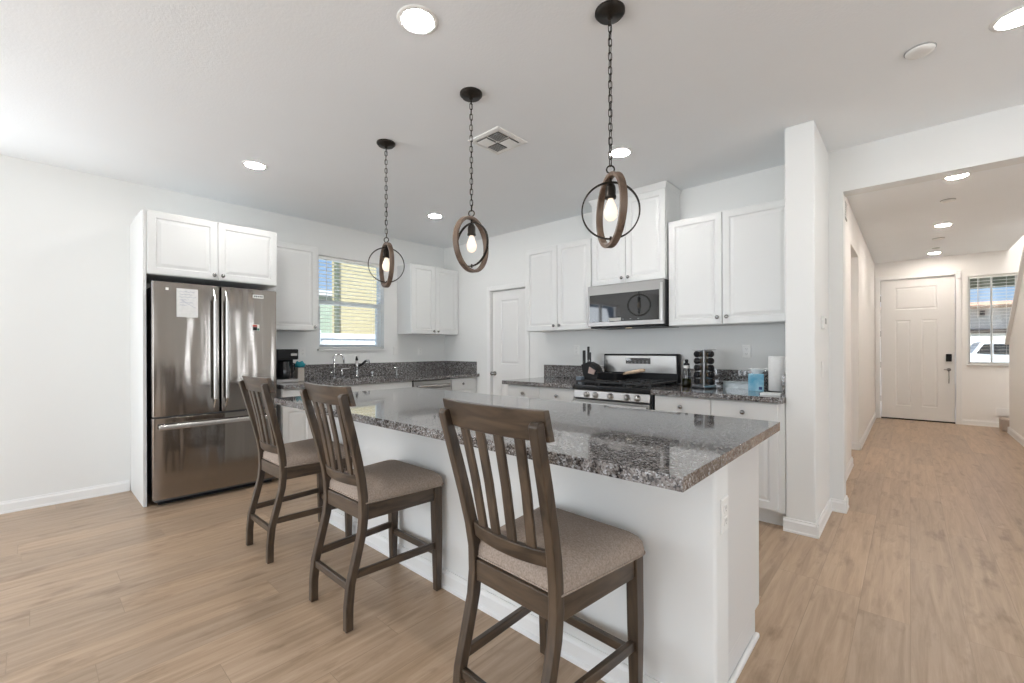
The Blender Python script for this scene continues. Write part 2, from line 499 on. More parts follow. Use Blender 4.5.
def knob(fr, a, b, parent, mt='nickel', h0=.020):
    p = fr(a, b, h0)
    return MB().lathe([(.006, -.001), (.005, .010), (.0085, .014), (.0155, .017), (.0165, .022), (.013, .027), (.004, .029)], p, fr.n, 20).build('knob', mt, parent, smooth=True)

# ================================================================ THE SETTING
XL, YR, XP, YP, YE = -5.164, 4.175, -.46, 3.482, 10.182
T = .14
f = MB().box(-5.3, 4.15, -4.35, YR + .12, -.06, 0).box(-2.4, 2.25, YR + .12, YE + .15, -.06, 0)
struct('floor', f, 'floor')
c = MB().box(-5.3, 4.15, -4.35, 4.30, CZ, CZ + .1).box(-2.4, 1.14, 4.30, YE + .15, CZ, CZ + .1).box(1.14, 2.25, 4.30, 5.6, CZ, CZ + .1)
struct('ceiling', c, 'ceiling')

def wall_with_holes(axis, p0, p1, a0, a1, holes, z0=0.0, z1=CZ):
    """axis 'x': wall is a plane of constant x from p0 to p1, running a0..a1 in y"""
    mb = MB()
    def bx(s0, s1, t0, t1):
        if s1 - s0 < 1e-4 or t1 - t0 < 1e-4: return
        if axis == 'x': mb.box(p0, p1, s0, s1, t0, t1)
        else: mb.box(s0, s1, p0, p1, t0, t1)
    cur = a0
    for (h0, h1, b0, b1) in sorted(holes):
        bx(cur, h0, z0, z1)
        bx(h0, h1, z0, b0); bx(h0, h1, b1, z1)
        cur = h1
    bx(cur, a1, z0, z1)
    return mb
KW = (2.29, 3.155, 1.262, 2.375)      # kitchen window opening (y, y, z, z)
struct('wall_left', wall_with_holes('x', XL - T, XL, -4.35, 4.30, [(-1.95, -.55, .95, 2.3), KW]), 'wall')
struct('wall_kitchen', wall_with_holes('y', YR, YR + .12, XL, XP, [(-4.18, -3.56, 0, 2.03)]), 'wall')
struct('wall_pantry', MB().box(-4.3, -3.4, YR + .35, YR + .4, 0, CZ), 'wall')
struct('wall_back', wall_with_holes('y', -4.35, -4.21, XL, 4.15, [(-4.4, -1.4, 0.05, 2.25), (.9, 2.9, .75, 2.35)]), 'wall')
struct('wall_right', wall_with_holes('x', 4.01, 4.15, -4.21, 4.30, [(-1.75, .55, .7, 2.3), (2.68, 2.88, .1, 2.35), (3.68, 3.90, .1, 2.35)]), 'wall')  # the two narrow holes are added for streaks mirrored in the fridge
struct('wall_pillar', MB().box(-.633, XP, YP, YR, 0, CZ), 'wall', bevel=.012, seg=3)
struct('wall_header', MB().prism([(-.46, 4.148, 0), (-.372, 4.148, 0), (-.372, 4.148, 2.436), (1.14, 4.148, 2.436), (1.14, 4.148, 0), (4.01, 4.148, 0), (4.01, 4.148, CZ), (-.46, 4.148, CZ)], (0, .152, 0)), 'wall')
struct('wall_hall_left', wall_with_holes('x', -.57, XP, 4.30, YE, [(5.87, 6.82, 0, 2.365)]), 'hallwall', bevel=.008)
struct('wall_side_corridor', MB().box(-2.4, -.57, 5.70, 5.82, 0, CZ).box(-2.4, -.57, 6.87, 6.99, 0, CZ).box(-2.4, -2.3, 5.82, 6.87, 0, CZ), 'hallwall')
EW = (.70, 1.245, .985, 2.40)         # entry window opening (x, x, z, z)
struct('wall_entry', wall_with_holes('y', YE, YE + .14, -.57, 2.25, [(-.385, .56, 0, 2.445), EW], z1=5.2), 'hallwall')
# stair side wall with its sloping top, full height nearer the room
def zs(y): return 1.47 + (9.457 - y) * .797
struct('wall_stair_side', MB().prism([(1.075, 4.302, 0), (1.075, 9.60, 0), (1.075, 9.60, zs(9.60) - .03), (1.075, 7.84, CZ), (1.075, 4.302, CZ)], (.08, 0, 0)), 'hallwall')
struct('trim_stair_cap', MB().prism([(1.035, 9.64, zs(9.64) - .035), (1.035, 9.64, zs(9.64) + .005), (1.035, 7.86, zs(7.86) + .005), (1.035, 7.86, zs(7.86) - .035)], (.16, 0, 0)), 'trim', bevel=.004)
struct('wall_stair_outer', MB().box(2.12, 2.25, 4.3, YE + .14, 0, 5.2).box(1.14, 2.12, 5.5, 5.6, CZ, 5.2).box(1.04, 1.14, 5.5, YE, CZ + .1, 5.2), 'hallwall')
struct('ceiling_stairwell', MB().box(1.04, 2.25, 5.5, YE + .14, 5.2, 5.3), 'ceiling')

# baseboards: profiled strip along a wall
def baseboard(name, a, b, n, h=.092, t=.014, m='trim'):
    a, b, n = Vector(a), Vector(b), Vector(n)
    pr = [(0, 0), (t + .004, 0), (t + .004, .012), (t, .018), (t, h - .022), (t * .55, h - .010), (t * .5, h), (0, h)]
    pts = [a + n * p + Vector((0, 0, q)) for p, q in pr]
    return struct(name, MB().prism(pts, b - a), m)
baseboard('baseboard_left', (XL, -4.21, 0), (XL, .590, 0), (1, 0, 0))
baseboard('baseboard_pillar_front', (-.645, YP, 0), (XP + .018, YP, 0), (0, -1, 0))
baseboard('baseboard_pillar_side', (XP, YP - .018, 0), (XP, 4.148, 0), (1, 0, 0))
baseboard('baseboard_jamb', (XP, 4.148, 0), (-.354, 4.148, 0), (0, -1, 0))
baseboard('baseboard_jamb_side', (-.372, 4.130, 0), (-.372, 4.318, 0), (1, 0, 0))
baseboard('baseboard_hall_left', (XP, 4.30, 0), (XP, 5.888, 0), (1, 0, 0))
baseboard('baseboard_hall_jamb', (-.57, 6.82, 0), (XP + .018, 6.82, 0), (0, -1, 0))
baseboard('baseboard_hall_far', (XP, 6.802, 0), (XP, YE, 0), (1, 0, 0))
baseboard('baseboard_entry', (.635, YE, 0), (1.3, YE, 0), (0, -1, 0))
baseboard('baseboard_stair', (1.075, 4.302, 0), (1.075, 9.618, 0), (-1, 0, 0))
baseboard('baseboard_stair_end', (1.057, 9.60, 0), (1.155, 9.60, 0), (0, 1, 0))
baseboard('baseboard_back', (XL, -4.21, 0), (-4.5, -4.21, 0), (0, 1, 0))
baseboard('baseboard_right', (4.01, -4.21, 0), (4.01, 4.148, 0), (-1, 0, 0))
baseboard('baseboard_header', (1.14, 4.148, 0), (4.01, 4.148, 0), (0, -1, 0))

# ---- carpeted stair at the hall's end
st = MB()
for k in range(5):
    st.box(1.01 if k == 0 else 1.157, 2.12, 9.98 - .26 * (k + 1), 9.98 - .26 * k + (.02 if k else 0), 0, .185 * (k + 1))
o = struct('stairs', st, 'carpet', bevel=.02)
tag(o, 'carpeted beige stairs starting beside the entry window', 'stairs', kind='structure')
struct('trim_stair_skirt', MB().box(1.0, 1.3, YE - .02, YE, .19, .30), 'trim')

# ---- doors
def casing(mb, fr, a0, a1, z1, w=.065, t=.018):
    """door casing around an opening a0..a1 x 0..z1"""
    for (p, q, r, s_) in ((a0 - w, a0, 0, z1 + w), (a1, a1 + w, 0, z1 + w), (a0, a1, z1, z1 + w)):
        pts = [fr(p, r, 0), fr(q, r, 0), fr(q, s_, 0), fr(p, s_, 0)]
        mb.prism(pts, fr.n * t)
    return mb
REC = [(0, 0), (.010, -.006), (.020, -.006), (.034, -.001)]
def panelled_slab(mb, fr, a0, a1, b0, b1, th, panels):
    """door leaf with sunk and raised panels: stiles and rails around them"""
    mb.prism([fr(a0, b0, -th), fr(a1, b0, -th), fr(a1, b1, -th), fr(a0, b1, -th)], fr.n * (th - .008))
    xs = sorted({a0, a1} | {p[0] for p in panels} | {p[1] for p in panels})
    zs_ = sorted({b0, b1} | {p[2] for p in panels} | {p[3] for p in panels})
    for i in range(len(xs) - 1):
        for j in range(len(zs_) - 1):
            cx, cz = (xs[i] + xs[i + 1]) / 2, (zs_[j] + zs_[j + 1]) / 2
            if any(p[0] < cx < p[1] and p[2] < cz < p[3] for p in panels): continue
            mb.prism([fr(xs[i], zs_[j], -.008), fr(xs[i + 1], zs_[j], -.008), fr(xs[i + 1], zs_[j + 1], -.008), fr(xs[i], zs_[j + 1], -.008)], fr.n * .008)
    for p in panels:
        front(fr, *p, [(0, -.010), (0, 0), (.012, -.007), (.022, -.007), (.040, -.002)], mb)
    return mb
fe = Fr((0, YE + .035, 0), (1, 0, 0), (0, -1, 0))
d1 = panelled_slab(MB(), fe, -.378, .553, .022, 2.438, .045, [(-.19, .345, 1.91, 2.30), (-.185, .02, .24, 1.73), (.150, .350, .24, 1.73)])
door1 = struct('door_1', d1, 'door')
tag(door1, 'white entry door with three panels at the end of the hall', 'door', kind='structure')
MB().box(-.378, .553, YE + .028, YE + .08, 0, .02).build('threshold', 'gap', door1)
k1 = MB().box(.445, .515, YE - .002, YE + .035, 1.02, 1.145).build('smart_lock', 'black', door1, bevel=.008)
k1['label'] = 'black keypad lock'
hd = MB().lathe([(.026, 0), (.026, .008), (.014, .014), (.012, .035)], (.48, YE + .035, .885), (0, -1, 0)).tube([(.48, YE, .885), (.44, YE - .008, .885), (.42, YE - .004, .885)], .008)
hd.tube([(.48, YE + .03, .86), (.48, YE + .0, .84), (.48, YE - .005, .74), (.48, YE + .03, .66)], .006)
hd.build('door_handle', 'nickel', door1, smooth=True)
for zz in (.35, .95, 1.50, 2.12):
    MB().box(-.394, -.376, YE + .012, YE + .034, zz - .05, zz + .05).build('hinge', 'nickel', door1)
# casing round the entry door
struct('trim_entry_door', casing(MB(), Fr((0, YE, 0), (1, 0, 0), (0, -1, 0)), -.385, .56, 2.445), 'trim', bevel=.004)
fp = Fr((0, YR + .03, 0), (1, 0, 0), (0, -1, 0))
d2 = panelled_slab(MB(), fp, -4.172, -3.568, .01, 2.022, .035, [(-4.02, -3.70, 1.05, 1.90), (-4.02, -3.70, .18, .83)])
door2 = struct('door_2', d2, 'door')
tag(door2, 'white two-panel pantry door in the corner of the kitchen', 'door', kind='structure')
MB().lathe([(.030, 0), (.030, .006), (.012, .012), (.011, .035), (.024, .045), (.028, .060), (.020, .072), (.004, .075)], (-4.135, YR + .03, .925), (0, -1, 0)).build('door_knob', 'nickel', door2, smooth=True)
for zz in (.25, 1.05, 1.85):
    MB().box(-3.57, -3.558, YR + .012, YR + .03, zz - .045, zz + .045).build('hinge', 'nickel', door2)
struct('trim_pantry_door', casing(MB(), Fr((0, YR, 0), (1, 0, 0), (0, -1, 0)), -4.18, -3.56, 2.03, .062), 'trim', bevel=.004)

# ---- windows
y0, y1, z0, z1 = KW
xw = XL - .10
win1 = struct('window_1', MB(), 'pale')
wf = MB()
for (a, b, p, q) in ((y0, y0 + .03, z0, z1), (y1 - .03, y1, z0, z1), (y0, y1, z0, z0 + .03), (y0, y1, z1 - .03, z1)):
    wf.box(xw - .035, xw + .02, a, b, p, q)
wf.build('window_frame', 'pale', win1, bevel=.003)
wf = MB().box(xw - .03, xw + .022, y0 + .03, y1 - .03, 1.80, 1.845).box(xw - .03, xw + .012, y0 + .03, y0 + .055, z0 + .03, 1.80).box(xw - .03, xw + .012, y1 - .055, y1 - .03, z0 + .03, 1.80).box(xw - .03, xw + .012, y0 + .055, y1 - .055, z0 + .03, z0 + .055)
wf.build('lower_sash', 'pale', win1, bevel=.003)
MB().box(xw - .012, xw - .008, y0 + .03, y1 - .03, z0 + .03, z1 - .03).build('pane', 'winglass', win1)
MB().box(xw + .02, XL + .035, y0 - .02, y1 + .02, z0 - .022, z0).build('window_sill', 'trim', win1, bevel=.005)

def blind(name, label, axis, p, a0, a1, z0, z1, pitch, depth=.048, th=.003, tilt=0.0, wands=(), wt=1):
    t = thing(name, label, 'window blind', (p, (a0 + a1) / 2, z0) if axis == 'x' else ((a0 + a1) / 2, p, z0))
    def B(mb, u0, u1, d0, d1, q0, q1):
        if axis == 'x': mb.box(p + d0, p + d1, u0, u1, q0, q1)
        else: mb.box(u0, u1, p + d0, p + d1, q0, q1)
    mb = MB(); B(mb, a0, a1, -.025, .025, z1 - .035, z1); mb.build('headrail', 'blind', t, bevel=.003)
    mb = MB(); zz = z1 - .035 - pitch
    while zz > z0 + .03:
        if axis == 'x': mb.bar((p - depth / 2 * math.cos(tilt), (a0 + a1) / 2, zz - depth / 2 * math.sin(tilt)), (p + depth / 2 * math.cos(tilt), (a0 + a1) / 2, zz + depth / 2 * math.sin(tilt)), a1 - a0 - .01, th)
        else: mb.bar(((a0 + a1) / 2, p - depth / 2 * math.cos(tilt), zz - depth / 2 * math.sin(tilt)), ((a0 + a1) / 2, p + depth / 2 * math.cos(tilt), zz + depth / 2 * math.sin(tilt)), a1 - a0 - .01, th)
        zz -= pitch
    mb.build('slats', 'blind', t)
    mb = MB(); B(mb, a0 + .004, a1 - .004, -.024, .024, z0 + .002, z0 + .018); mb.build('bottom_rail', 'blind', t, bevel=.003)
    for u in wands:
        q = (p + wt * .03, u) if axis == 'x' else (u, p + wt * .03)
        MB().cyl((q[0], q[1], z1 - .04), (q[0], q[1], z1 - .04 - .45 * (z1 - z0)), .004, 8).build('tilt_wand', 'white_plastic', t)
    for u in (a0 + .12, a1 - .12):
        for dd in (-.026, .026):
            q = (p + dd, u) if axis == 'x' else (u, p + dd)
            MB().cyl((q[0], q[1], z0 + .01), (q[0], q[1], z1 - .02), .0012, 6).build('ladder_cord', 'white_plastic', t)
    return t
blind('window_blind', 'white slatted blind hanging in the kitchen window above the sink', 'x', XL - .045, y0 + .008, y1 - .008, z0 + .004, z1 - .003, .0445, wands=(y0 + .10,))
x0, x1, z0, z1 = EW
yw = YE + .10
win2 = struct('window_2', MB(), 'trim')
wf = MB()
for (a, b, p, q) in ((x0, x0 + .03, z0, z1), (x1 - .03, x1, z0, z1), (x0, x1, z0, z0 + .03), (x0, x1, z1 - .03, z1)):
    wf.box(a, b, yw - .02, yw + .035, p, q)
wf.box(.955, .975, yw - .018, yw + .03, z0 + .03, z1 - .03)
wf.build('window_frame', 'trim', win2, bevel=.003)
MB().box(x0 + .03, x1 - .03, yw + .008, yw + .012, z0 + .03, z1 - .03).build('pane', 'winglass', win2)
MB().box(x0 - .02, x1 + .02, YE - .03, yw - .02, z0 - .022, z0).build('window_sill', 'trim', win2, bevel=.004)
blind('window_blind', 'white slatted blind hanging in the narrow entry window by the stairs', 'y', YE + .045, x0 + .006, x1 - .006, z0 + .004, z1 - .003, .050, wands=(x0 + .11,), wt=-1)
# glazed openings of the living side, behind the photographer, and two added streak slots
def big_window(name, axis, p, a0, a1, z0, z1, bars):
    w_ = struct(name, MB(), 'trim')
    mb = MB()
    def B(u0, u1, q0, q1):
        if axis == 'x': mb.box(p - .025, p + .025, u0, u1, q0, q1)
        else: mb.box(u0, u1, p - .025, p + .025, q0, q1)
    fw = .05 if a1 - a0 > .5 else .02
    B(a0, a0 + fw, z0, z1); B(a1 - fw, a1, z0, z1); B(a0, a1, z0, z0 + .05); B(a0, a1, z1 - .05, z1)
    for u in bars: B(u - .035, u + .035, z0, z1)
    mb.build('window_frame', 'trim', w_, bevel=.003)
big_window('window_3', 'y', -4.26, -4.4, -1.4, .05, 2.25, (-2.9,))
big_window('window_4', 'y', -4.26, .9, 2.9, .75, 2.35, (1.9,))
big_window('window_5', 'x', -5.23, -1.95, -.55, .95, 2.3, (-1.2,))
big_window('added_streak_slot_1', 'x', 4.08, 2.68, 2.88, .1, 2.35, ())  # made-up slit, unseen, framing a strip lamp for the fridge reflection
big_window('added_streak_slot_2', 'x', 4.08, 3.68, 3.90, .1, 2.35, ())  # second made-up slit for the fridge reflection
big_window('window_6', 'x', 4.08, -1.75, .55, .7, 2.3, (-.6,))

# ================================================================ CABINETS
FX = -4.445        # door plane of the sink run (front of carcass)
def cabinet(name, label, fr, a0, a1, b0, b1, depth, doors=(), drawers=(), toe=0.0, group=None, crown=False, side=.0, parts=True, body_m='cab', knob_m='nickel'):
    """carcass behind the front frame; doors/drawers = (a0,a1,b0,b1,knob_a,knob_b)"""
    base = fr((a0 + a1) / 2, b0 - toe, -depth / 2)
    t = thing(name, label, 'cabinet', base, 0, group)
    mb = MB().prism([fr(a0, b0, 0), fr(a1, b0, 0), fr(a1, b1, 0), fr(a0, b1, 0)], fr.n * -depth)
    if toe: mb.prism([fr(a0, b0 - toe, -.07), fr(a1, b0 - toe, -.07), fr(a1, b0, -.07), fr(a0, b0, -.07)], fr.n * -(depth - .07))
    mb.build('body', body_m, t)
    for d in doors:
        o = front(fr, d[0] + .0015, d[1] - .0015, d[2], d[3], RAISED).build('door', 'cab', t)
        if d[4] is not None: knob(fr, d[4], d[5], o, knob_m)
    for d in drawers:
        o = front(fr, d[0] + .0015, d[1] - .0015, d[2], d[3], SLAB).build('drawer', 'cab', t)
        if d[4] is not None: knob(fr, d[4], d[5], o, knob_m)
    if crown:
        mb = MB()
        mb.loft([[fr(a0 - e, b1 - h, e), fr(a1 + e, b1 - h, e), fr(a1 + e, b1 - h, -depth), fr(a0 - e, b1 - h, -depth)] for e, h in ((.0205, .05), (.026, .035), (.038, .012), (.040, 0))])
        mb.build('crown_moulding', 'cab', t)
    return t

# fridge surround: tall side panel and the double cabinet above the fridge
fs = Fr((-4.520, 0, 0), (0, 1, 0), (1, 0, 0))
cf = cabinet('wall_cabinet', 'white two-door cabinet with tall side panel boxed over the refrigerator', fs, .622, 1.597, 1.865, 2.378, .642,
             doors=[(.626, 1.108, 1.868, 2.376, 1.078, 1.905), (1.110, 1.594, 1.868, 2.376, 1.142, 1.905)])
MB().box(XL, -4.515, .598, .622, 0, 2.378).build('side_panel', 'cab', cf, bevel=.002)
fu = Fr((-4.858, 0, 0), (0, 1, 0), (1, 0, 0))
cabinet('wall_cabinet', 'white single-door wall cabinet between refrigerator and window', fu, 1.617, 2.135, 1.46, 2.378, .305,
        doors=[(1.62, 2.132, 1.463, 2.376, 2.095, 1.50)])
cabinet('wall_cabinet', 'white two-door wall cabinet in the corner right of the window', fu, 3.36, 4.172, 1.46, 2.385, .305,
        doors=[(3.364, 3.752, 1.463, 2.383, 3.718, 1.50), (3.754, 4.168, 1.463, 2.383, 3.790, 1.50)])
fk = Fr((0, 3.865, 0), (1, 0, 0), (0, -1, 0))
cabinet('wall_cabinet', 'white two-door wall cabinet left of the microwave', fk, -3.275, -2.402, 1.452, 2.383, .309,
        doors=[(-3.272, -2.832, 1.455, 2.381, -2.870, 1.505), (-2.829, -2.405, 1.455, 2.381, -2.795, 1.505)])
cabinet('wall_cabinet', 'tall white two-door wall cabinet reaching the ceiling above the microwave', fk, -2.398, -1.622, 1.880, 2.757, .309,
        doors=[(-2.394, -2.020, 1.886, 2.70, -2.053, 1.935), (-2.017, -1.626, 1.886, 2.70, -1.985, 1.935)], crown=False)
cabinet('wall_cabinet', 'white two-door wall cabinet right of the microwave against the pillar', fk, -1.60, -.635, 1.452, 2.383, .309,
        doors=[(-1.597, -1.147, 1.455, 2.381, -1.181, 1.510), (-1.144, -.638, 1.455, 2.381, -1.108, 1.512)])
for o in bpy.data.objects:
    if o.get('label', '').startswith('tall white two-door'):
        MB().loft([[(-2.398 - e, 3.845 - e, 2.757 - h), (-1.622 + e, 3.845 - e, 2.757 - h), (-1.622 + e, 4.174, 2.757 - h), (-2.398 - e, 4.174, 2.757 - h)] for e, h in ((.001, .055), (.004, .040), (.016, .014), (.018, 0))]).build('crown_moulding', 'cab', o)

# sink run base units
fb = Fr((FX - .02, 0, 0), (0, 1, 0), (1, 0, 0))
D = FX - .022 - XL
cabinet('base_cabinet', 'white base cabinet with one drawer beside the refrigerator', fb, 1.617, 2.20, .11, .872, D, toe=.11,
        doors=[(1.62, 1.908, .125, .705, 1.87, .66), (1.911, 2.197, .125, .705, 1.945, .66)], drawers=[(1.62, 2.197, .715, .865, 1.91, .79)])
cabinet('base_cabinet', 'white sink base cabinet with plain false front below the faucet', fb, 2.20, 3.10, .11, .872, D, toe=.11,
        doors=[(2.203, 2.648, .125, .755, 2.615, .735), (2.651, 3.097, .125, .755, 2.685, .735)], drawers=[(2.203, 3.097, .765, .865, None, None)])
cabinet('base_cabinet', 'narrow white corner base cabinet right of the dishwasher', fb, 3.705, 4.172, .11, .872, D, toe=.11,
        doors=[(3.708, 4.09, .125, .705, 3.75, .66)], drawers=[(3.708, 4.09, .715, .865, 3.90, .79)])
# range wall base units
fr_ = Fr((0, 3.482, 0), (1, 0, 0), (0, -1, 0))
D2 = YR - 3.484
cabinet('base_cabinet', 'white two-drawer base cabinet left of the stove', fr_, -3.215, -2.355, .11, .872, D2, toe=.11,
        doors=[(-3.212, -2.774, .125, .705, -2.81, .66), (-2.771, -2.358, .125, .705, -2.735, .66)], drawers=[(-3.212, -2.774, .715, .865, -2.99, .79), (-2.771, -2.358, .715, .865, -2.555, .79)])
cabinet('base_cabinet', 'white two-drawer base cabinet between stove and pillar', fr_, -1.562, -.634, .11, .872, D2, toe=.11,
        doors=[(-1.559, -1.117, .125, .705, -1.155, .66), (-1.114, -.672, .125, .705, -1.075, .66)], drawers=[(-1.559, -1.117, .715, .865, -1.34, .79), (-1.114, -.672, .715, .865, -.893, .79)])

# worktops with their splashbacks
SX0, SX1, SY0, SY1 = -4.93, -4.52, 2.32, 3.02      # undermount sink cut-out
wt = MB()
for a in ((XL, SX0, 1.617, YR), (SX1, -4.405, 1.617, YR), (SX0, SX1, 1.617, SY0), (SX0, SX1, SY1, YR)):
    wt.box(a[0], a[1], a[2], a[3], .874, .914)
bmesh.ops.remove_doubles(wt.bm, verts=wt.bm.verts[:], dist=1e-5)
wk = wt.build('worktop', 'granite')
tag(wk, 'dark speckled granite worktop with sink along the window wall', 'worktop')
tag(MB().box(XL, XL + .02, 1.617, YR, .914, 1.079).box(XL + .02, -4.455, YR - .02, YR, .914, 1.079).build('splashback', 'granite', bevel=.002), 'long dark granite splashback below the kitchen window', 'splashback')
wk2 = MB().box(-3.26, -2.350, 3.42, YR, .874, .914).build('worktop', 'granite', bevel=.003)
tag(wk2, 'short speckled granite worktop left of the stove', 'worktop')
tag(MB().box(-3.26, -2.40, YR - .02, YR, .914, 1.062).build('splashback', 'granite', bevel=.002), 'short granite splashback left of the stove', 'splashback')
wk3 = MB().box(-1.575, -.634, 3.42, YR, .874, .914).build('worktop', 'granite', bevel=.003)
tag(wk3, 'speckled granite worktop right of the stove, ending at the pillar', 'worktop')
tag(MB().box(-1.575, -.634, YR - .02, YR, .914, 1.062).box(-.654, -.634, 3.50, YR - .02, .914, 1.062).build('splashback', 'granite', bevel=.002), 'granite splashback behind the spice rack, turning along the pillar', 'splashback')

# sink and taps
sk = MB()
for (a, b, c_, d, e, f_) in ((SX0 - .004, SX1 + .004, SY0 - .004, SY1 + .004, .68, .684), (SX0 - .004, SX0, SY0, SY1, .684, .873), (SX1, SX1 + .004, SY0, SY1, .684, .873), (SX0, SX1, SY0 - .004, SY0, .684, .873), (SX0, SX1, SY1, SY1 + .004, .684, .873)):
    sk.box(a, b, c_, d, e, f_)
so = sk.build('sink', 'steel'); tag(so, 'stainless undermount sink sunk into the window worktop', 'sink')
def arc(c, r, a0, a1, n, ux, uz=(0, 0, 1)):
    c, ux, uz = Vector(c), Vector(ux), Vector(uz)
    return [c + ux * (r * math.cos(a0 + (a1 - a0) * k / n)) + uz * (r * math.sin(a0 + (a1 - a0) * k / n)) for k in range(n + 1)]
x_ = -5.0
tp = thing('faucet', 'tall chrome gooseneck faucet, leftmost of the taps at the sink', 'faucet', (x_, 2.395, .914))
MB().tube([(x_, 2.395, .914), (x_, 2.395, 1.14)] + arc((x_, 2.45, 1.145), .055, PI, 0, 12, (.25, .97, 0)) + [(x_ + .0275, 2.503, 1.09)], .011, 12).build('spout', 'chrome', tp, smooth=True)
MB().cyl((x_, 2.395, .914), (x_, 2.395, .925), .024).build('base_ring', 'chrome', tp, smooth=True)
MB().tube([(x_, 2.395, .985), (x_ + .01, 2.345, .985)], .008).build('lever', 'chrome', tp, smooth=True)
tp = thing('filter_tap', 'small chrome tap with straight sideways spout beside the gooseneck', 'faucet', (x_, 2.49, .914))
MB().cyl((x_, 2.49, .914), (x_, 2.49, 1.025), .010, 14).cyl((x_, 2.49, .914), (x_, 2.49, .922), .020).build('stem', 'chrome', tp, smooth=True)
MB().tube([(x_, 2.485, 1.025), (x_ + .01, 2.595, 1.025)], .007).build('spout', 'chrome', tp, smooth=True)
tp = thing('pull_out_tap', 'dark and chrome mixer tap with an angled spray head', 'faucet', (x_, 2.68, .914))
MB().lathe([(.024, 0), (.024, .01), (.017, .014), (.017, .10), (.020, .11), (.020, .17), (.015, .19), (.010, .235)], (x_, 2.68, .914)).build('body', 'chrome', tp, smooth=True)
MB().tube([(x_, 2.68, 1.04), (x_ + .03, 2.73, 1.07), (x_ + .05, 2.775, 1.115)], [.014, .013, .016]).build('spray_arm', 'black', tp, smooth=True)
MB().tube([(x_ + .05, 2.775, 1.115), (x_ + .06, 2.80, 1.115), (x_ + .065, 2.805, 1.085)], [.017, .018, .014]).build('spray_head', 'chrome', tp, smooth=True)
MB().tube([(x_, 2.68, 1.12), (x_, 2.675, 1.17)], [.018, .009]).build('lever', 'black', tp, smooth=True)
tp = MB().lathe([(.018, 0), (.018, .006), (.014, .008), (.014, .025), (.016, .03), (.016, .06), (.006, .064)], (x_, 2.885, .914)).build('air_gap_cap', 'chrome', smooth=True)
tag(tp, 'short chrome air gap cap on the worktop behind the sink', 'fixture')
tp = thing('soap_dispenser', 'chrome soap pump with flat nozzle at the sink end', 'soap dispenser', (x_, 3.24, .914))
MB().lathe([(.020, 0), (.020, .006), (.010, .010), (.009, .09)], (x_, 3.24, .914)).build('stem', 'chrome', tp, smooth=True)
MB().tube([(x_, 3.205, 1.01), (x_, 3.275, 1.012)], .008).build('nozzle', 'chrome', tp, smooth=True)

# ================================================================ ISLAND
isl = thing('kitchen_island', 'white kitchen island under the long granite top', 'kitchen island', (-1.8, 1.83, 0))
MB().box(-3.13, -.458, 1.47, 1.604, 0, .874).build('knee_wall', 'wall', isl, bevel=.014, seg=3)
MB().box(-3.13, -.50, 1.604, 2.185, .11, .874).box(-3.13, -.50, 1.604, 2.115, 0, .11).build('cabinet_body', mat('cabinet_side_grey', (.70, .70, .69), .4), isl, bevel=.002)  # island carcass in a slightly greyer tone than its doors
def bb(a, b, n, h=.092, t=.014):
    a, b, n = Vector(a), Vector(b), Vector(n)
    pr = [(0, 0), (t + .010, 0), (t + .010, .012), (t, .020), (t, h - .022), (t * .55, h - .010), (t * .5, h), (0, h)]
    return MB().prism([a + n * p + Vector((0, 0, q)) for p, q in pr], b - a)
bb((-3.148, 1.47, 0), (-.444, 1.47, 0), (0, -1, 0)).build('baseboard', 'trim', isl)
bb((-.458, 1.452, 0), (-.458, 1.604, 0), (1, 0, 0)).build('baseboard', 'trim', isl)
MB().box(-.50, -.482, 1.604, 2.115, 0, .022).build('shoe_moulding', 'trim', isl, bevel=.006)
fi = Fr((0, 2.185, 0), (-1, 0, 0), (0, 1, 0))
for k in range(6):
    a0 = .503 + k * .4375
    o = front(fi, a0 + .0015, a0 + .436, .125, .705, RAISED).build('door', 'cab', isl)
    knob(fi, a0 + (.04 if k % 2 else .395), .66, o)
    o = front(fi, a0 + .0015, a0 + .436, .715, .865, SLAB).build('drawer', 'cab', isl)
    knob(fi, a0 + .218, .79, o)
it = MB().box(-3.29, -.438, 1.143, 2.297, .874, .914).build('worktop', 'granite', bevel=.0015)
tag(it, 'long polished granite island top, the largest worktop', 'worktop')

# ================================================================ OUTLETS AND SWITCHES
def outlet(label, fr, a, b, kind='outlet', gangs=1, group=None, cat='outlet'):
    w_ = .070 + .046 * (gangs - 1)
    t = thing(kind + '_plate', label, cat, fr(a, b, 0), 0, group)
    front(fr, a - w_ / 2, a + w_ / 2, b - .057, b + .057, [(0, .0005), (0, .003), (.004, .006)]).build('cover', 'white_plastic', t)
    for g_ in range(gangs):
        ga = a + (g_ - (gangs - 1) / 2) * .046
        if kind == 'outlet':
            for dz in (-.021, .021):
                s = front(fr, ga - .016, ga + .016, b + dz - .014, b + dz + .014, [(0, .0055), (.001, .008)]).build('socket', 'white_plastic', t)
                mb = MB()
                for da in (-.006, .006):
                    mb.prism([fr(ga + da - .0012, b + dz - .002, .0078), fr(ga + da + .0012, b + dz - .002, .0078), fr(ga + da + .0012, b + dz + .008, .0078), fr(ga + da - .0012, b + dz + .008, .0078)], fr.n * .0006)
                mb.prism([fr(ga - .002, b + dz - .009, .0078), fr(ga + .002, b + dz - .009, .0078), fr(ga + .002, b + dz - .005, .0078), fr(ga - .002, b + dz - .005, .0078)], fr.n * .0006)
                mb.build('slots', 'grey_slot', s)
        else:
            front(fr, ga - .0165, ga + .0165, b - .033, b + .033, [(0, .0055), (.001, .009)]).build('rocker', 'white_plastic', t)
    return t
fL = Fr((XL, 0, 0), (0, 1, 0), (1, 0, 0)); fK = Fr((0, YR, 0), (1, 0, 0), (0, -1, 0)); fP = Fr((XP, 0, 0), (0, 1, 0), (1, 0, 0))
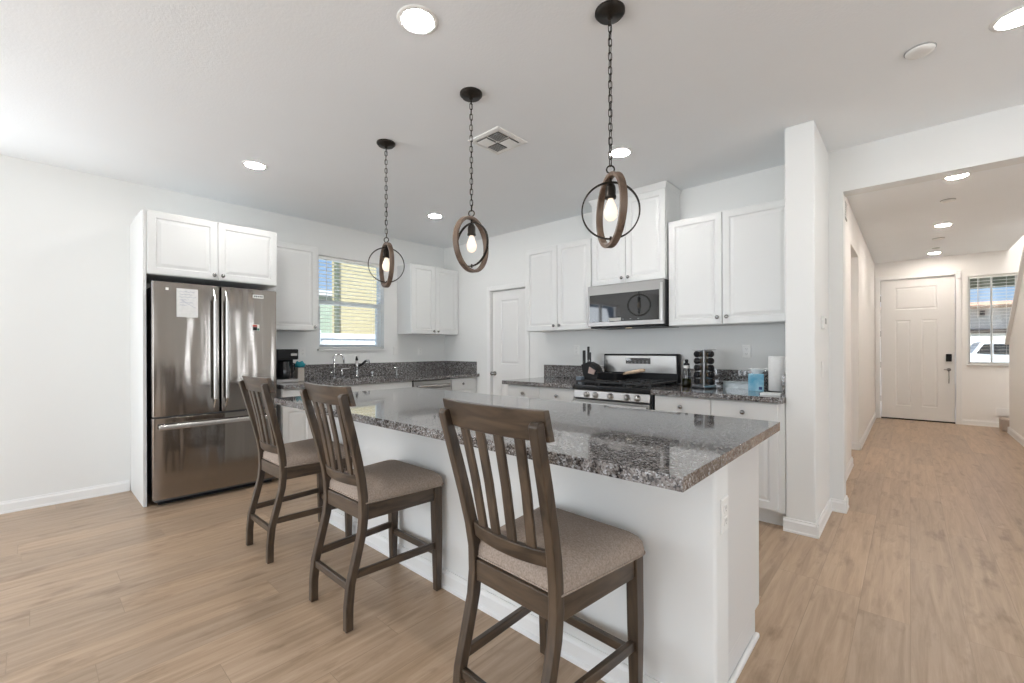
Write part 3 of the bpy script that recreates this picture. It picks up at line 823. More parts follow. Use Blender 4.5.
outlet('white double outlet plate left of the kitchen window beside the coffee maker', fL, 2.10, 1.225)
outlet('white switch plate right of the kitchen window', fL, 3.33, 1.235, 'switch', cat='light switch')
outlet('white outlet below the corner wall cabinet', fL, 3.73, 1.225)
outlet('white outlet on the wall left of the stove', fK, -2.80, 1.235)
outlet('white outlet on the wall behind the tissue box and spice rack', fK, -1.045, 1.222)
outlet('white switch on the pillar side below the thermostat', fP, 3.77, 1.10, 'switch', cat='light switch')
th_ = thing('thermostat', 'small white thermostat on the pillar side facing the hall', 'thermostat', (XP, 3.78, 1.43))
MB().box(XP, XP + .022, 3.735, 3.83, 1.385, 1.475).build('case', 'white_plastic', th_, bevel=.005)
MB().box(XP + .0215, XP + .0225, 3.75, 3.815, 1.42, 1.46).build('display', 'grey_slot', th_)
outlet('white outlet on the island end below the granite overhang', Fr((-.458, 0, 0), (0, 1, 0), (1, 0, 0)), 1.545, .70)
sn = MB().box(.570, .618, YE - .055, YE - .0185, 2.372, 2.468).build('door_sensor', 'white_plastic', bevel=.004)
tag(sn, 'small white sensor on the entry door frame', 'sensor')
wv = thing('wall_vent', 'small grey vent grille high on the hall left wall', 'vent', (XP, 5.33, 2.58))
MB().box(XP, XP + .008, 5.23, 5.43, 2.50, 2.66).build('frame', 'grey_slot', wv)
mb = MB()
for k in range(6): mb.box(XP + .008, XP + .012, 5.25, 5.41, 2.515 + k * .023, 2.525 + k * .023)
mb.build('louvres', 'white_plastic', wv)

# ================================================================ CEILING FITTINGS
def downlight(x, y, label, lens='lens', group='recessed ceiling lights'):
    t = thing('recessed_light', label, 'ceiling light', (x, y, CZ), 0, group)
    MB().lathe([(.068, .012), (.070, -.002), (.074, -.006), (.092, -.004), (.094, 0), (.094, .002)], (x, y, CZ), (0, 0, 1), 40).build('trim_ring', 'white_plastic', t, smooth=True)
    MB().lathe([(.067, -.0035), (.067, -.0055), (.060, -.0085), (.001, -.0095)], (x, y, CZ), (0, 0, 1), 32).build('lens', lens, t, smooth=True)
    return t
downlight(-1.667, 1.199, 'lit recessed ceiling light nearest the camera, left of the pendants')
downlight(-3.955, 1.234, 'lit recessed ceiling light above the refrigerator end of the island')
downlight(-3.973, 3.081, 'lit recessed ceiling light in front of the pantry corner')
downlight(-1.646, 3.054, 'lit recessed ceiling light in front of the stove, behind the nearest pendant')
downlight(.374, 3.043, 'lit recessed ceiling light at the top right edge, before the hall')
downlight(.313, 5.489, 'lit recessed hall light closest to the header', 'halllens', 'recessed hall lights')
downlight(.308, 7.562, 'lit recessed hall light in the middle of the hall', 'halllens', 'recessed hall lights')
downlight(.298, 9.704, 'lit recessed hall light closest to the entry door', 'entrylens', 'recessed hall lights')
def detector(x, y, label, r=.058):
    t = thing('smoke_detector', label, 'smoke detector', (x, y, CZ))
    MB().lathe([(r, 0), (r, -.008), (r * .94, -.015), (r * .6, -.018), (.001, -.018)], (x, y, CZ), (0, 0, 1), 32).build('cover', 'white_plastic', t, smooth=True)
    MB().lathe([(r * 1.06, 0), (r * 1.07, -.002), (r * 1.07, -.005), (r * .99, -.006)], (x, y, CZ), (0, 0, 1), 32).build('slot_ring', 'grey_slot', t, smooth=True)
detector(.043, 3.039, 'round white smoke detector on the kitchen ceiling before the hall header')
detector(.295, 6.318, 'round white detector on the hall ceiling between the first two hall lights', .055)
detector(.300, 8.45, 'round grey-slotted detector on the hall ceiling, nearer of the two by the entry light', .06)
detector(.300, 9.25, 'small round detector on the hall ceiling closest to the entry light', .04)
cv = thing('ceiling_vent', 'square white ceiling vent with dark louvres between the pendants', 'vent', (-2.21, 2.285, CZ))
MB().loft([[(-2.21 + i * s_, 2.285 + j * s_, CZ - h) for i, j in ((-1, -1), (1, -1), (1, 1), (-1, 1))] for s_, h in ((.155, 0), (.152, .006), (.128, .012), (.120, .004))]).build('frame', 'white_plastic', cv)
mb = MB(); mb2 = MB()
for i in (-1, 1):
    for j in (-1, 1):
        cx, cy = -2.21 + i * .058, 2.285 + j * .058
        mb2.box(cx - .050, cx + .050, cy - .050, cy + .050, CZ - .0085, CZ - .0045)
        for k in range(7):
            q = -.042 + k * .014
            if i * j > 0: mb.bar((cx - .048, cy + q, CZ - .013), (cx + .048, cy + q, CZ - .013), .009, .0015, (0, .6, 1))
            else: mb.bar((cx + q, cy - .048, CZ - .013), (cx + q, cy + .048, CZ - .013), .009, .0015, (.6, 0, 1))
mb2.build('duct_opening', mat('duct_grey', (.16, .16, .16), .7), cv)
mb.build('louvres', 'white_plastic', cv)

# ================================================================ PENDANTS
def pendant(x, y, rw, rm, label):
    t = thing('pendant_light', label, 'pendant light', (x, y, CZ), 0, None)
    MB().lathe([(.066, 0), (.066, -.010), (.058, -.014), (.056, -.022), (.012, -.026), (.010, -.036), (.002, -.038)], (x, y, CZ), (0, 0, 1), 32).build('canopy', 'darkmetal', t, smooth=True)
    # chain of oval links, hanging straight
    mb = MB(); zt, zb = CZ - .030, 2.068; n = 21; st_ = (zt - zb) / n; r = .0021
    for k in range(n):
        zc = zt - (k + .5) * st_; hl = st_ * .5 + .003; wl = .0085
        a = (PI / 4 if k % 2 else -PI / 4) + .25
        pts = []
        for q in range(14):
            an = 2 * PI * q / 14
            ca, sa = math.cos(an), math.sin(an)
            pts.append((x + math.cos(a) * wl * ca, y + math.sin(a) * wl * ca, zc + (hl - wl) * (1 if sa > 0 else -1) * min(1, abs(sa) * 3) + wl * sa))
        mb.tube(pts, r, 6, cyc=True)
    # supply cord threaded through the links
    mb.tube([(x + .004 * math.sin(k * 1.1), y + .004 * math.cos(k * 1.3), zt - (zt - zb) * k / 20) for k in range(21)], .0016, 6)
    mb.build('chain', 'darkmetal', t, smooth=True)
    lp = [(x + math.cos(.6) * .017 * math.cos(a), y + math.sin(.6) * .017 * math.cos(a), 2.052 + .017 * math.sin(a)) for a in [2 * PI * k / 24 for k in range(24)]]
    MB().tube(lp, .0035, 8, cyc=True).cyl((x, y, 2.036), (x, y, 2.018), .010, 14).build('hanging_loop', 'darkmetal', t, smooth=True)
    zc = 1.868
    MB().ring((x, y, zc), .155, .030, .017, rw).build('wood_ring', 'ringwood', t, bevel=.002)
    MB().ring((x, y, zc), .1265, .014, .006, rm).build('metal_ring', 'darkmetal', t, bevel=.0008)
    MB().cyl((x, y, 2.018), (x, y, 1.985), .006, 10).lathe([(.004, 1.990), (.014, 1.988), (.021, 1.975), (.0225, 1.965), (.0225, 1.935), (.025, 1.932), (.025, 1.922), (.020, 1.920)], (x, y, 0), (0, 0, 1), 24).build('bulb_socket', 'darkmetal', t, smooth=True)
    MB().cyl((x, y, 1.752), (x, y, 1.732), .0055, 10).build('ring_pin', 'darkmetal', t, smooth=True)
    b = MB().lathe([(.012, 1.921), (.0135, 1.912), (.022, 1.893), (.0295, 1.868), (.0300, 1.856), (.026, 1.838), (.015, 1.825), (.001, 1.821)], (x, y, 0), (0, 0, 1), 24).build('bulb', 'bulb', t, smooth=True)
    return t
va = math.radians(YAW)
def ringang(x, y, turn):
    """heading of a hoop's plane: square to the line of sight at this spot, then turned"""
    return math.atan2(y, x) + PI / 2 + math.radians(turn)
P3 = pendant(-.988, 1.746, ringang(-.988, 1.746, -70), ringang(-.988, 1.746, 5), 'wood and metal ring pendant light, nearest the camera over the island')
P2 = pendant(-1.912, 1.752, ringang(-1.912, 1.752, 55), ringang(-1.912, 1.752, -44), 'wood and metal ring pendant light, middle of the three over the island')
P1 = pendant(-2.829, 1.750, ringang(-2.829, 1.75, -76), ringang(-2.829, 1.75, 0), 'wood and metal ring pendant light, farthest one in front of the window')

# ================================================================ REFRIGERATOR
FF = -4.395
fg = thing('refrigerator', 'stainless french-door refrigerator with bottom freezer drawer', 'refrigerator', (-4.75, 1.10, 0))
MB().box(-5.12, FF - .068, .664, 1.566, .03, 1.775).build('body', 'fridge_side', fg, bevel=.004)
MB().box(-5.10, FF - .10, .69, 1.54, 0, .03).build('toe_grille', 'gap', fg)
ff = Fr((FF - .058, 0, 0), (0, 1, 0), (1, 0, 0))
def rdoor(nm, a0, a1, b0, b1):
    # gently bowed door front
    rings = []
    n = 14
    yc, hw = (a0 + a1) / 2, (a1 - a0) / 2
    prof = [(a0, 0), (a0, .040)]
    for k in range(n + 1):
        q = a0 + .008 + (a1 - a0 - .016) * k / n
        g_ = (q - 1.10) / .46
        prof.append((q, .058 - .008 * g_ * g_))
    prof += [(a1, .040), (a1, 0)]
    mb = MB().loft([[ff(a, b0, c_) for a, c_ in prof], [ff(a, b1, c_) for a, c_ in prof]])
    return mb.build(nm, 'fridge_steel', fg, bevel=.002)
dl = rdoor('door', .640, 1.096, .722, 1.800)
dr = rdoor('door', 1.102, 1.556, .722, 1.800)
fz = rdoor('freezer_drawer', .640, 1.556, .062, .708)
for dd, yy in ((dl, 1.052), (dr, 1.140)):
    h_ = MB()
    x = FF + .045
    for q0, q1 in (((FF - .01, yy, 1.765), (x, yy, 1.665)), ((FF - .01, yy, .760), (x, yy, .850))):
        h_.bar(q0, q1, .016, .010, (0, 1, 0))
    h_.loft([[(x - .008, yy - .014, z_), (x + .006, yy - .012, z_), (x + .009, yy, z_), (x + .006, yy + .012, z_), (x - .008, yy + .014, z_)] for z_ in (.835, .85, 1.26, 1.665, 1.68)])
    h_.build('handle', 'fridge_handle', dd, bevel=.002)
h_ = MB()
x = FF + .045
for yy in (.70, 1.48): h_.box(FF - .01, x, yy - .012, yy + .012, .632, .650)
h_.loft([[(x - .008, yy, .620), (x + .008, yy, .622), (x + .010, yy, .646), (x + .004, yy, .660), (x - .008, yy, .658)] for yy in (.672, .68, 1.51, 1.518)])
h_.build('handle', 'fridge_handle', fz, bevel=.002)
for yy in (.70, 1.50):
    MB().box(FF - .12, FF - .03, yy - .03, yy + .03, 1.776, 1.80).build('hinge_cover', 'fridge_side', fg, bevel=.006)
MB().box(FF - .012, FF - .0045, .725, .745, 1.735, 1.755).build('badge', 'white_plastic', fg)
nt_ = MB().box(FF - .0014, FF + .0005, .795, .940, 1.522, 1.755).build('note_sheet', 'paper')
tag(nt_, 'white handwritten paper sheet stuck to the left refrigerator door', 'paper')
ink = mat('blue_ink', (0.25, 0.28, 0.42), 0.6)
mb = MB()
for k, wd in enumerate((.10, .085, .11, .06, .09, .05)):
    pts = [(FF + .0012, .815 + wd * q / 8, 1.73 - k * .022 + .004 * math.sin(q * 2.3 + k)) for q in range(9)]
    mb.tube(pts, .0009, 4)
mb.tube([(FF + .0012, .83, 1.66), (FF + .0012, .87, 1.63), (FF + .0012, .925, 1.60)], .0009, 4)
mb.build('handwriting', ink, nt_)
mg = MB().box(FF - .008, FF + .002, 1.352, 1.440, 1.722, 1.752).build('fridge_magnet', 'white_plastic', bevel=.001)
tag(mg, 'small white rectangular magnet with dark letters at the refrigerator top right', 'magnet')
mb = MB()
for k in range(5): mb.box(FF + .002, FF + .003, 1.362 + k * .015, 1.371 + k * .015, 1.730, 1.744)
mb.build('lettering', 'slot', mg)
mg = MB().box(FF - .008, FF + .002, 1.345, 1.405, 1.425, 1.482).build('fridge_magnet', 'white_plastic', bevel=.001)
tag(mg, 'small square red, black and white magnet on the right refrigerator door', 'magnet')
MB().box(FF + .002, FF + .003, 1.350, 1.385, 1.462, 1.478).build('red_patch', mat('magnet_red', (.45, .05, .04), .5), mg)
MB().box(FF + .002, FF + .003, 1.350, 1.385, 1.428, 1.460).build('black_patch', 'black', mg)
MB().box(FF + .002, FF + .003, 1.387, 1.402, 1.428, 1.448).build('green_patch', mat('magnet_green', (.05, .20, .14), .5), mg)

# ================================================================ DISHWASHER
dw = thing('dishwasher', 'stainless dishwasher under the window worktop beside the corner cabinet', 'dishwasher', (-4.7, 3.40, 0))
MB().box(XL + .02, FX - .02, 3.105, 3.70, .10, .868).build('body', 'gap', dw)
MB().box(FX - .02, FX + .012, 3.118, 3.692, .115, .765).build('door', 'steel', dw, bevel=.004)
MB().box(FX - .02, FX + .012, 3.118, 3.692, .770, .862).build('control_panel', 'steel', dw, bevel=.004)
MB().tube([(FX + .012, 3.16, .800), (FX + .045, 3.17, .800), (FX + .045, 3.64, .800), (FX + .012, 3.65, .800)], .012, 10).build('handle', 'fridge_handle', dw, smooth=True)
MB().box(FX - .10, FX - .04, 3.11, 3.70, 0, .10).build('toe_panel', 'gap', dw)

# ================================================================ STOVE
RX0, RX1, RY = -2.348, -1.580, 3.44
sv = thing('stove', 'stainless gas stove with black cooktop and tall control backguard', 'stove', (-1.964, 3.80, 0))
MB().box(RX0, RX1, RY + .04, 4.10, .10, .905).build('body', mat('stove_side', (.03, .03, .032), .4), sv)
MB().box(RX0 + .02, RX1 - .02, RY + .09, 4.08, 0, .10).build('toe_kick', 'gap', sv)
MB().prism([(RX0, RY + .01, .792), (RX0, RY, .800), (RX0, RY + .012, .868), (RX0, RY + .04, .872), (RX0, RY + .04, .792)], (RX1 - RX0 - .012, 0, 0)).build('control_panel', steel('stove_front_steel', (.34, .325, .31), .30), sv, bevel=.003)
for i, kx in enumerate((-2.203, -2.113, -1.958, -1.800, -1.704)):
    kk = MB().lathe([(.026, 0), (.026, .004), (.021, .006), (.020, .028), (.017, .034), (.002, .035)], (kx, RY + .008, .828), (0, -1, 0.12), 24).build('control_knob', 'steel', sv, smooth=True)
    MB().lathe([(.029, .0005), (.029, .003), (.0265, .0035)], (kx, RY + .0075, .828), (0, -1, .12), 24).build('bezel', 'black', kk, smooth=True)
dd = MB().box(RX0 + .004, RX1 - .016, RY + .005, RY + .04, .235, .782).build('oven_door', 'steel', sv, bevel=.005)
MB().box(RX0 + .10, RX1 - .11, RY + .002, RY + .006, .34, .66).build('oven_window', 'blackglass', dd, bevel=.002)
hh = MB()
hh.loft([[(xx, RY - .055, .738), (xx, RY - .040, .732), (xx, RY - .030, .745), (xx, RY - .034, .764), (xx, RY - .052, .768)] for xx in (RX0 + .01, RX0 + .02, RX1 - .03, RX1 - .02)])
for xx in (RX0 + .03, RX1 - .045): hh.box(xx - .012, xx + .012, RY - .045, RY + .008, .738, .762)
hh.build('oven_handle', 'steel', dd, bevel=.003)
MB().box(RX0 + .004, RX1 - .016, RY + .005, RY + .04, .105, .228).build('drawer', 'steel', sv, bevel=.005)
ct = MB().box(RX0, RX1, RY + .0, 4.06, .874, .918).build('cooktop', mat('black_enamel', (.012, .012, .013), .18), sv, bevel=.006)
for (bx_, by_, br_) in ((-2.16, 3.62, .05), (-2.16, 3.92, .04), (-1.964, 3.77, .045), (-1.77, 3.62, .045), (-1.77, 3.92, .05)):
    MB().lathe([(br_, .918), (br_, .926), (br_ * .7, .930), (br_ * .68, .936), (.002, .938)], (bx_, by_, 0), (0, 0, 1), 24).build('burner', 'castiron', ct, smooth=True)
for gx0, gx1 in ((-2.330, -2.095), (-2.085, -1.845), (-1.835, -1.600)):
    mb = MB(); zt = .955
    for a, b in (((gx0, 3.47), (gx1, 3.47)), ((gx0, 4.03), (gx1, 4.03)), ((gx0, 3.47), (gx0, 4.03)), ((gx1, 3.47), (gx1, 4.03)), ((gx0, 3.75), (gx1, 3.75)), (((gx0 + gx1) / 2, 3.47), ((gx0 + gx1) / 2, 4.03)), ((gx0, 3.61), (gx1, 3.61)), ((gx0, 3.89), (gx1, 3.89))):
        mb.bar((a[0], a[1], zt - .008), (b[0], b[1], zt - .008), .011, .016)
    for px in (gx0, gx1):
        for py in (3.475, 3.75, 4.025): mb.box(px - .007, px + .007, py - .007, py + .007, .918, zt - .012)
    mb.build('grate', 'castiron', ct, bevel=.002)
bgd = MB().box(-2.400, -1.605, 4.085, 4.154, .9185, 1.198).build('backguard', 'black', sv, bevel=.010)
MB().prism([(-2.385, 4.078, 1.012), (-2.385, 4.086, 1.012), (-2.385, 4.086, 1.180), (-2.385, 4.072, 1.180)], (.765, 0, 0)).build('steel_panel', 'steel', bgd, bevel=.002)
dsp = MB().box(-2.135, -1.875, 4.066, 4.080, 1.100, 1.158).build('clock_display', 'blackglass', bgd, bevel=.002)
kmg = mat('key_mark_grey', (.30, .30, .31), .5)
for k in range(6):
    for zk in (1.108, 1.125):
        MB().box(-2.120 + k * .041, -2.104 + k * .041, 4.0648, 4.0662, zk, zk + .004).build('key_mark', kmg, dsp)

# pan with a wooden handle, and the knife block beside the stove
pn = thing('frying_pan', 'black frying pan with pale wooden handle on the stove', 'pan', (-2.16, 3.83, .955))
MB().lathe([(.002, 0), (.115, 0), (.128, .006), (.150, .060), (.154, .062), (.146, .058), (.124, .010), (.002, .006)], (-2.16, 3.83, .955), (0, 0, 1), 40).build('pan_body', 'castiron', pn, smooth=True)
MB().tube([(-2.02, 3.80, 1.008), (-1.98, 3.79, 1.020), (-1.90, 3.77, 1.034), (-1.80, 3.74, 1.052), (-1.775, 3.733, 1.056)], [.009, .014, .017, .017, .012], 12).build('handle', 'palewood', pn, smooth=True)
kb = thing('knife_block', 'black knife block with knives standing left of the stove', 'knife block', (-2.50, 3.93, .914))
MB().prism([(-2.555, 3.88, .914), (-2.43, 3.88, .914), (-2.375, 3.88, .985), (-2.44, 3.88, 1.085), (-2.51, 3.88, 1.115), (-2.595, 3.88, 1.085)], (0, .11, 0)).build('block', 'black', kb, bevel=.004)
for ax, z0_, z1_, wd, yy in ((-2.572, 1.07, 1.235, .030, 3.905), (-2.532, 1.08, 1.275, .022, 3.925), (-2.540, 1.08, 1.19, .03, 3.96), (-2.502, 1.08, 1.215, .024, 3.905)):
    kh = MB().box(ax - wd / 2, ax + wd / 2, yy - .010, yy + .010, z0_, z1_).build('knife_handle', 'castiron', kb, bevel=.005)
    MB().box(ax - .004, ax + .004, yy - .0115, yy - .0095, z0_ + .04, z0_ + .055).build('rivet', 'nickel', kh)
MB().prism([(-2.505, 3.868, 1.00), (-2.435, 3.868, .985), (-2.415, 3.868, 1.030), (-2.49, 3.868, 1.065)], (0, .012, 0)).build('label_plate', mat('plate_rose', (.45, .33, .29), .4), kb, bevel=.003)

for ch in kids(kb): ch.location.x = 0
kb.location.x += .045
gj = MB().box(-2.56, -2.495, 3.80, 3.86, .914, .965).build('small_box', mat('blue_grey_box', (.15, .19, .23), .3), bevel=.004)
tag(gj, 'tiny blue-grey box in front of the knife block', 'box')

# ================================================================ MICROWAVE
MX0, MX1, MY = -2.398, -1.612, 3.775
mw = thing('microwave', 'stainless over-the-range microwave with black glass door', 'microwave', (-2.0, 3.97, 1.46))
MB().box(MX0, MX1, MY + .035, 4.172, 1.468, 1.874).build('body', mat('microwave_side', (.05, .05, .055), .35, .5), mw, bevel=.003)
md = MB().box(MX0, MX1, MY, MY + .034, 1.470, 1.874).build('door', steel('microwave_steel', (.30, .29, .28), .30), mw, bevel=.004)
MB().box(MX0 + .022, MX1 - .042, MY - .003, MY + .001, 1.512, 1.782).build('window', 'blackglass', md, bevel=.002)
MB().prism([(MX1 - .052, MY - .002, 1.50), (MX1 - .045, MY - .030, 1.52), (MX1 - .045, MY - .030, 1.84), (MX1 - .052, MY - .002, 1.86)], (.018, 0, 0))
MB().box(MX1 - .028, MX1 - .006, MY - .012, MY - .001, 1.50, 1.84).build('handle', 'steel', md, bevel=.004)
MB().box(-2.16, -2.03, MY - .0045, MY - .003, 1.518, 1.548).build('display', mat('display_grey', (.42, .42, .40), .3), md)
kmm = mat('key_mark', (.22, .22, .23), .5)
for k in (0, 1, 4, 5, 6):
    MB().box(-2.33 + k * .078, -2.312 + k * .078, MY - .0042, MY - .003, 1.529, 1.533).build('key_mark', kmm, md)
MB().box(MX0 + .03, MX1 - .01, MY + .01, 4.16, 1.452, 1.468).build('bottom_vent', 'black', mw, bevel=.003)
MB().box(-2.03, -1.97, 3.86, 3.88, 1.4495, 1.4525).build('task_lamp', mat('task_lamp_lens', (1, .95, .85), .4, emis=(1, .78, .5), es=.8), mw)

# ================================================================ THINGS ON THE WORKTOPS
cm = thing('coffee_maker', 'black drip coffee maker beside the refrigerator', 'coffee maker', (-4.80, 1.77, .914))
MB().box(-4.93, -4.72, 1.665, 1.880, .914, .95).build('base', 'steel', cm, bevel=.006)
MB().box(-4.93, -4.86, 1.665, 1.880, .95, 1.255).build('water_tank', 'black', cm, bevel=.006)
MB().box(-4.86, -4.72, 1.665, 1.880, 1.15, 1.258).build('brew_head', 'black', cm, bevel=.010)
MB().box(-4.722, -4.715, 1.80, 1.865, 1.19, 1.215).build('label_strip', 'nickel', cm)
cr = MB().lathe([(.052, .952), (.060, .960), (.066, 1.00), (.060, 1.07), (.048, 1.11), (.050, 1.135), (.047, 1.136)], (-4.79, 1.76, 0), (0, 0, 1), 28).build('carafe', 'blackglass', cm, smooth=True)
MB().tube([(-4.79, 1.82, 1.11), (-4.79, 1.862, 1.105), (-4.79, 1.866, 1.04), (-4.79, 1.825, 1.0)], .008).build('handle', 'black', cr, smooth=True)
ca = MB().box(-4.93, -4.83, 1.915, 1.985, .914, 1.06).build('canister', mat('beige_canister', (.52, .47, .41), .4), bevel=.006)
tag(ca, 'upright beige box between coffee maker and splashback', 'canister')
cl = MB().lathe([(.004, 0), (.038, .004), (.052, .022), (.046, .040), (.026, .052), (.004, .058)], (-4.86, 1.950, 1.0605), (0, 0, 1), 20)
for v in cl.bm.verts: v.co.y += .010 * math.sin(v.co.x * 140 + v.co.z * 90); v.co.x += .008 * math.sin(v.co.y * 160); v.co.z += .010 * (1 + math.sin(v.co.y * 120 + v.co.x * 60)) if v.co.z > 1.07 else 0
cl = cl.build('dish_cloth', mat('teal_cloth', (.03, .30, .36), .8), smooth=True)
tag(cl, 'crumpled teal cloth on top of the beige box', 'cloth')

pg = thing('oil_bottle', 'clear glass oil bottle with black spray top beside the spice rack', 'bottle', (-1.43, 3.84, .914))
bx_, by_ = -1.437, 3.84
MB().lathe([(.002, 0), (.034, 0), (.036, .004), (.036, .110), (.030, .140), (.024, .165), (.024, .180), (.002, .181)], (bx_, by_, .914), (0, 0, 1), 28).build('bottle_glass', mat('bottle_glass', (.97, .99, .98), .02, trans=1.0), pg, smooth=True)
MB().lathe([(.002, .004), (.0325, .004), (.0325, .075), (.002, .075)], (bx_, by_, .914), (0, 0, 1), 24).build('oil', mat('olive_oil', (.60, .52, .07), .15), pg, smooth=True)
MB().lathe([(.025, .165), (.026, .168), (.026, .188), (.018, .192), (.002, .192)], (bx_, by_, .914), (0, 0, 1), 24).build('collar', 'white_plastic', pg, smooth=True)
MB().lathe([(.024, .192), (.024, .206), (.012, .210), (.012, .222), (.014, .224), (.014, .240), (.002, .243)], (bx_, by_, .914), (0, 0, 1), 24).build('spray_cap', 'black', pg, smooth=True)

# spice rack: revolving metal tower with black-lidded jars, one corner towards the room
sx, sy, SA = -1.288, 3.83, math.radians(-71.4 + 45)
sr = thing('spice_rack', 'shiny revolving tower rack for black-lidded spice jars', 'spice rack', (sx, sy, .914), SA)
MB().lathe([(.098, 0), (.098, .006), (.094, .009), (.002, .009)], (0, 0, 0), (0, 0, 1), 40).build('turntable', 'black', sr, smooth=True, local=True)
MB().box(-.066, .066, -.066, .066, .009, .030).build('base', 'rack', sr, bevel=.004, local=True)
MB().box(-.046, .046, -.046, .046, .030, .322).build('column', 'rack', sr, bevel=.003, local=True)
MB().box(-.066, .066, -.066, .066, .322, .328).build('top_plate', 'rack', sr, bevel=.002, local=True)
spice = mat('dark_spice', (.07, .045, .02), .4)
jarp = None
for side in range(4):
    a = SA + side * PI / 2
    dx, dy = math.cos(a), math.sin(a)
    for row in range(5):
        loc = (sx + dx * .050, sy + dy * .050, .973 + row * .0575)
        if jarp is None:
            jarp = thing('spice_jar', 'black-lidded spice jar held sideways in the tower rack', 'spice jar', (0, 0, 0), 0, 'spice jars in the tower rack')
            MB().lathe([(.002, 0), (.021, 0), (.0225, .003), (.0225, .016), (.021, .017)], (0, 0, 0), (1, 0, 0), 20).build('jar', spice, jarp, smooth=True)
            MB().lathe([(.0235, .016), (.0255, .017), (.0255, .036), (.022, .039), (.002, .0395)], (0, 0, 0), (1, 0, 0), 24).build('lid', 'black', jarp, smooth=True)
            jarp.location = loc; jarp.rotation_euler = (0, 0, a)
        else:
            copy_tree(jarp, loc=loc, rotz=a)
gd = thing('glass_dish', 'low clear glass box lying behind the tissue box', 'container', (-1.10, 4.02, .914))
gmb = MB().box(-1.18, -.98, 3.975, 4.07, .914, .918)
for a in ((-1.18, -1.176, 3.975, 4.07), (-.984, -.98, 3.975, 4.07), (-1.176, -.984, 3.975, 3.979), (-1.176, -.984, 4.066, 4.07)):
    gmb.box(*a, .918, .965)
gmb.build('tray', mat('pale_glass', (.72, .80, .82), .08, trans=.55), gd)
MB().box(-1.184, -.976, 3.971, 4.074, .965, .972).build('lid', mat('pale_lid', (.66, .73, .75), .15, trans=.3), gd, bevel=.002)
tb = thing('tissue_box', 'light blue tissue box with a white tissue sticking out', 'tissue box', (-.906, 3.884, .914), math.radians(13))
bl = noise_tint(mat('blue_print_card', rough=0.5), (.07, .36, .58), (.45, .70, .80), 14)
MB().box(-.054, .054, -.054, .054, 0, .132).build('box', bl, tb, bevel=.002, local=True)
MB().box(.020, .042, -.0555, -.0535, .012, .034).build('logo_patch', mat('navy_print', (.04, .08, .25), .5), tb, local=True)
ts = MB()
rr = []
for k in range(7):
    t_ = k / 6
    rr.append([(.005 + .012 * t_ + (.020 + .045 * t_) * math.cos(q * PI / 6) + .006 * math.sin(3 * q + k), (.008 + .020 * t_) * math.sin(q * PI / 6) + .005 * math.cos(2 * q + k), .130 + .045 * t_ + .008 * math.sin(q * 1.7) * t_) for q in range(12)])
ts.loft(rr, cap=False)
tso = ts.build('tissue', 'paper', tb, smooth=True, local=True)
tso.modifiers.new('solid', 'SOLIDIFY').thickness = .0015
pt = thing('paper_towel_holder', 'white paper towel roll on a black holder by the pillar', 'paper towel', (-.735, 3.80, .914))
MB().lathe([(.002, 0), (.074, 0), (.075, .008), (.060, .012), (.002, .013)], (-.738, 3.80, .914), (0, 0, 1), 32).build('base', 'black', pt, smooth=True)
MB().cyl((-.738, 3.80, .925), (-.738, 3.80, 1.186), .006, 12).build('rod', 'black', pt, smooth=True)
MB().lathe([(.010, .014), (.060, .014), (.062, .016), (.062, .272), (.060, .274), (.018, .274), (.018, .260)], (-.738, 3.80, .914), (0, 0, 1), 40).build('paper_roll', 'towel', pt, smooth=True)
wb = MB().box(-.80, -.668, 3.53, 3.63, .914, .930).build('folded_napkins', 'paper', bevel=.004)
tag(wb, 'flat white folded napkins in front of the paper towel roll', 'napkins')

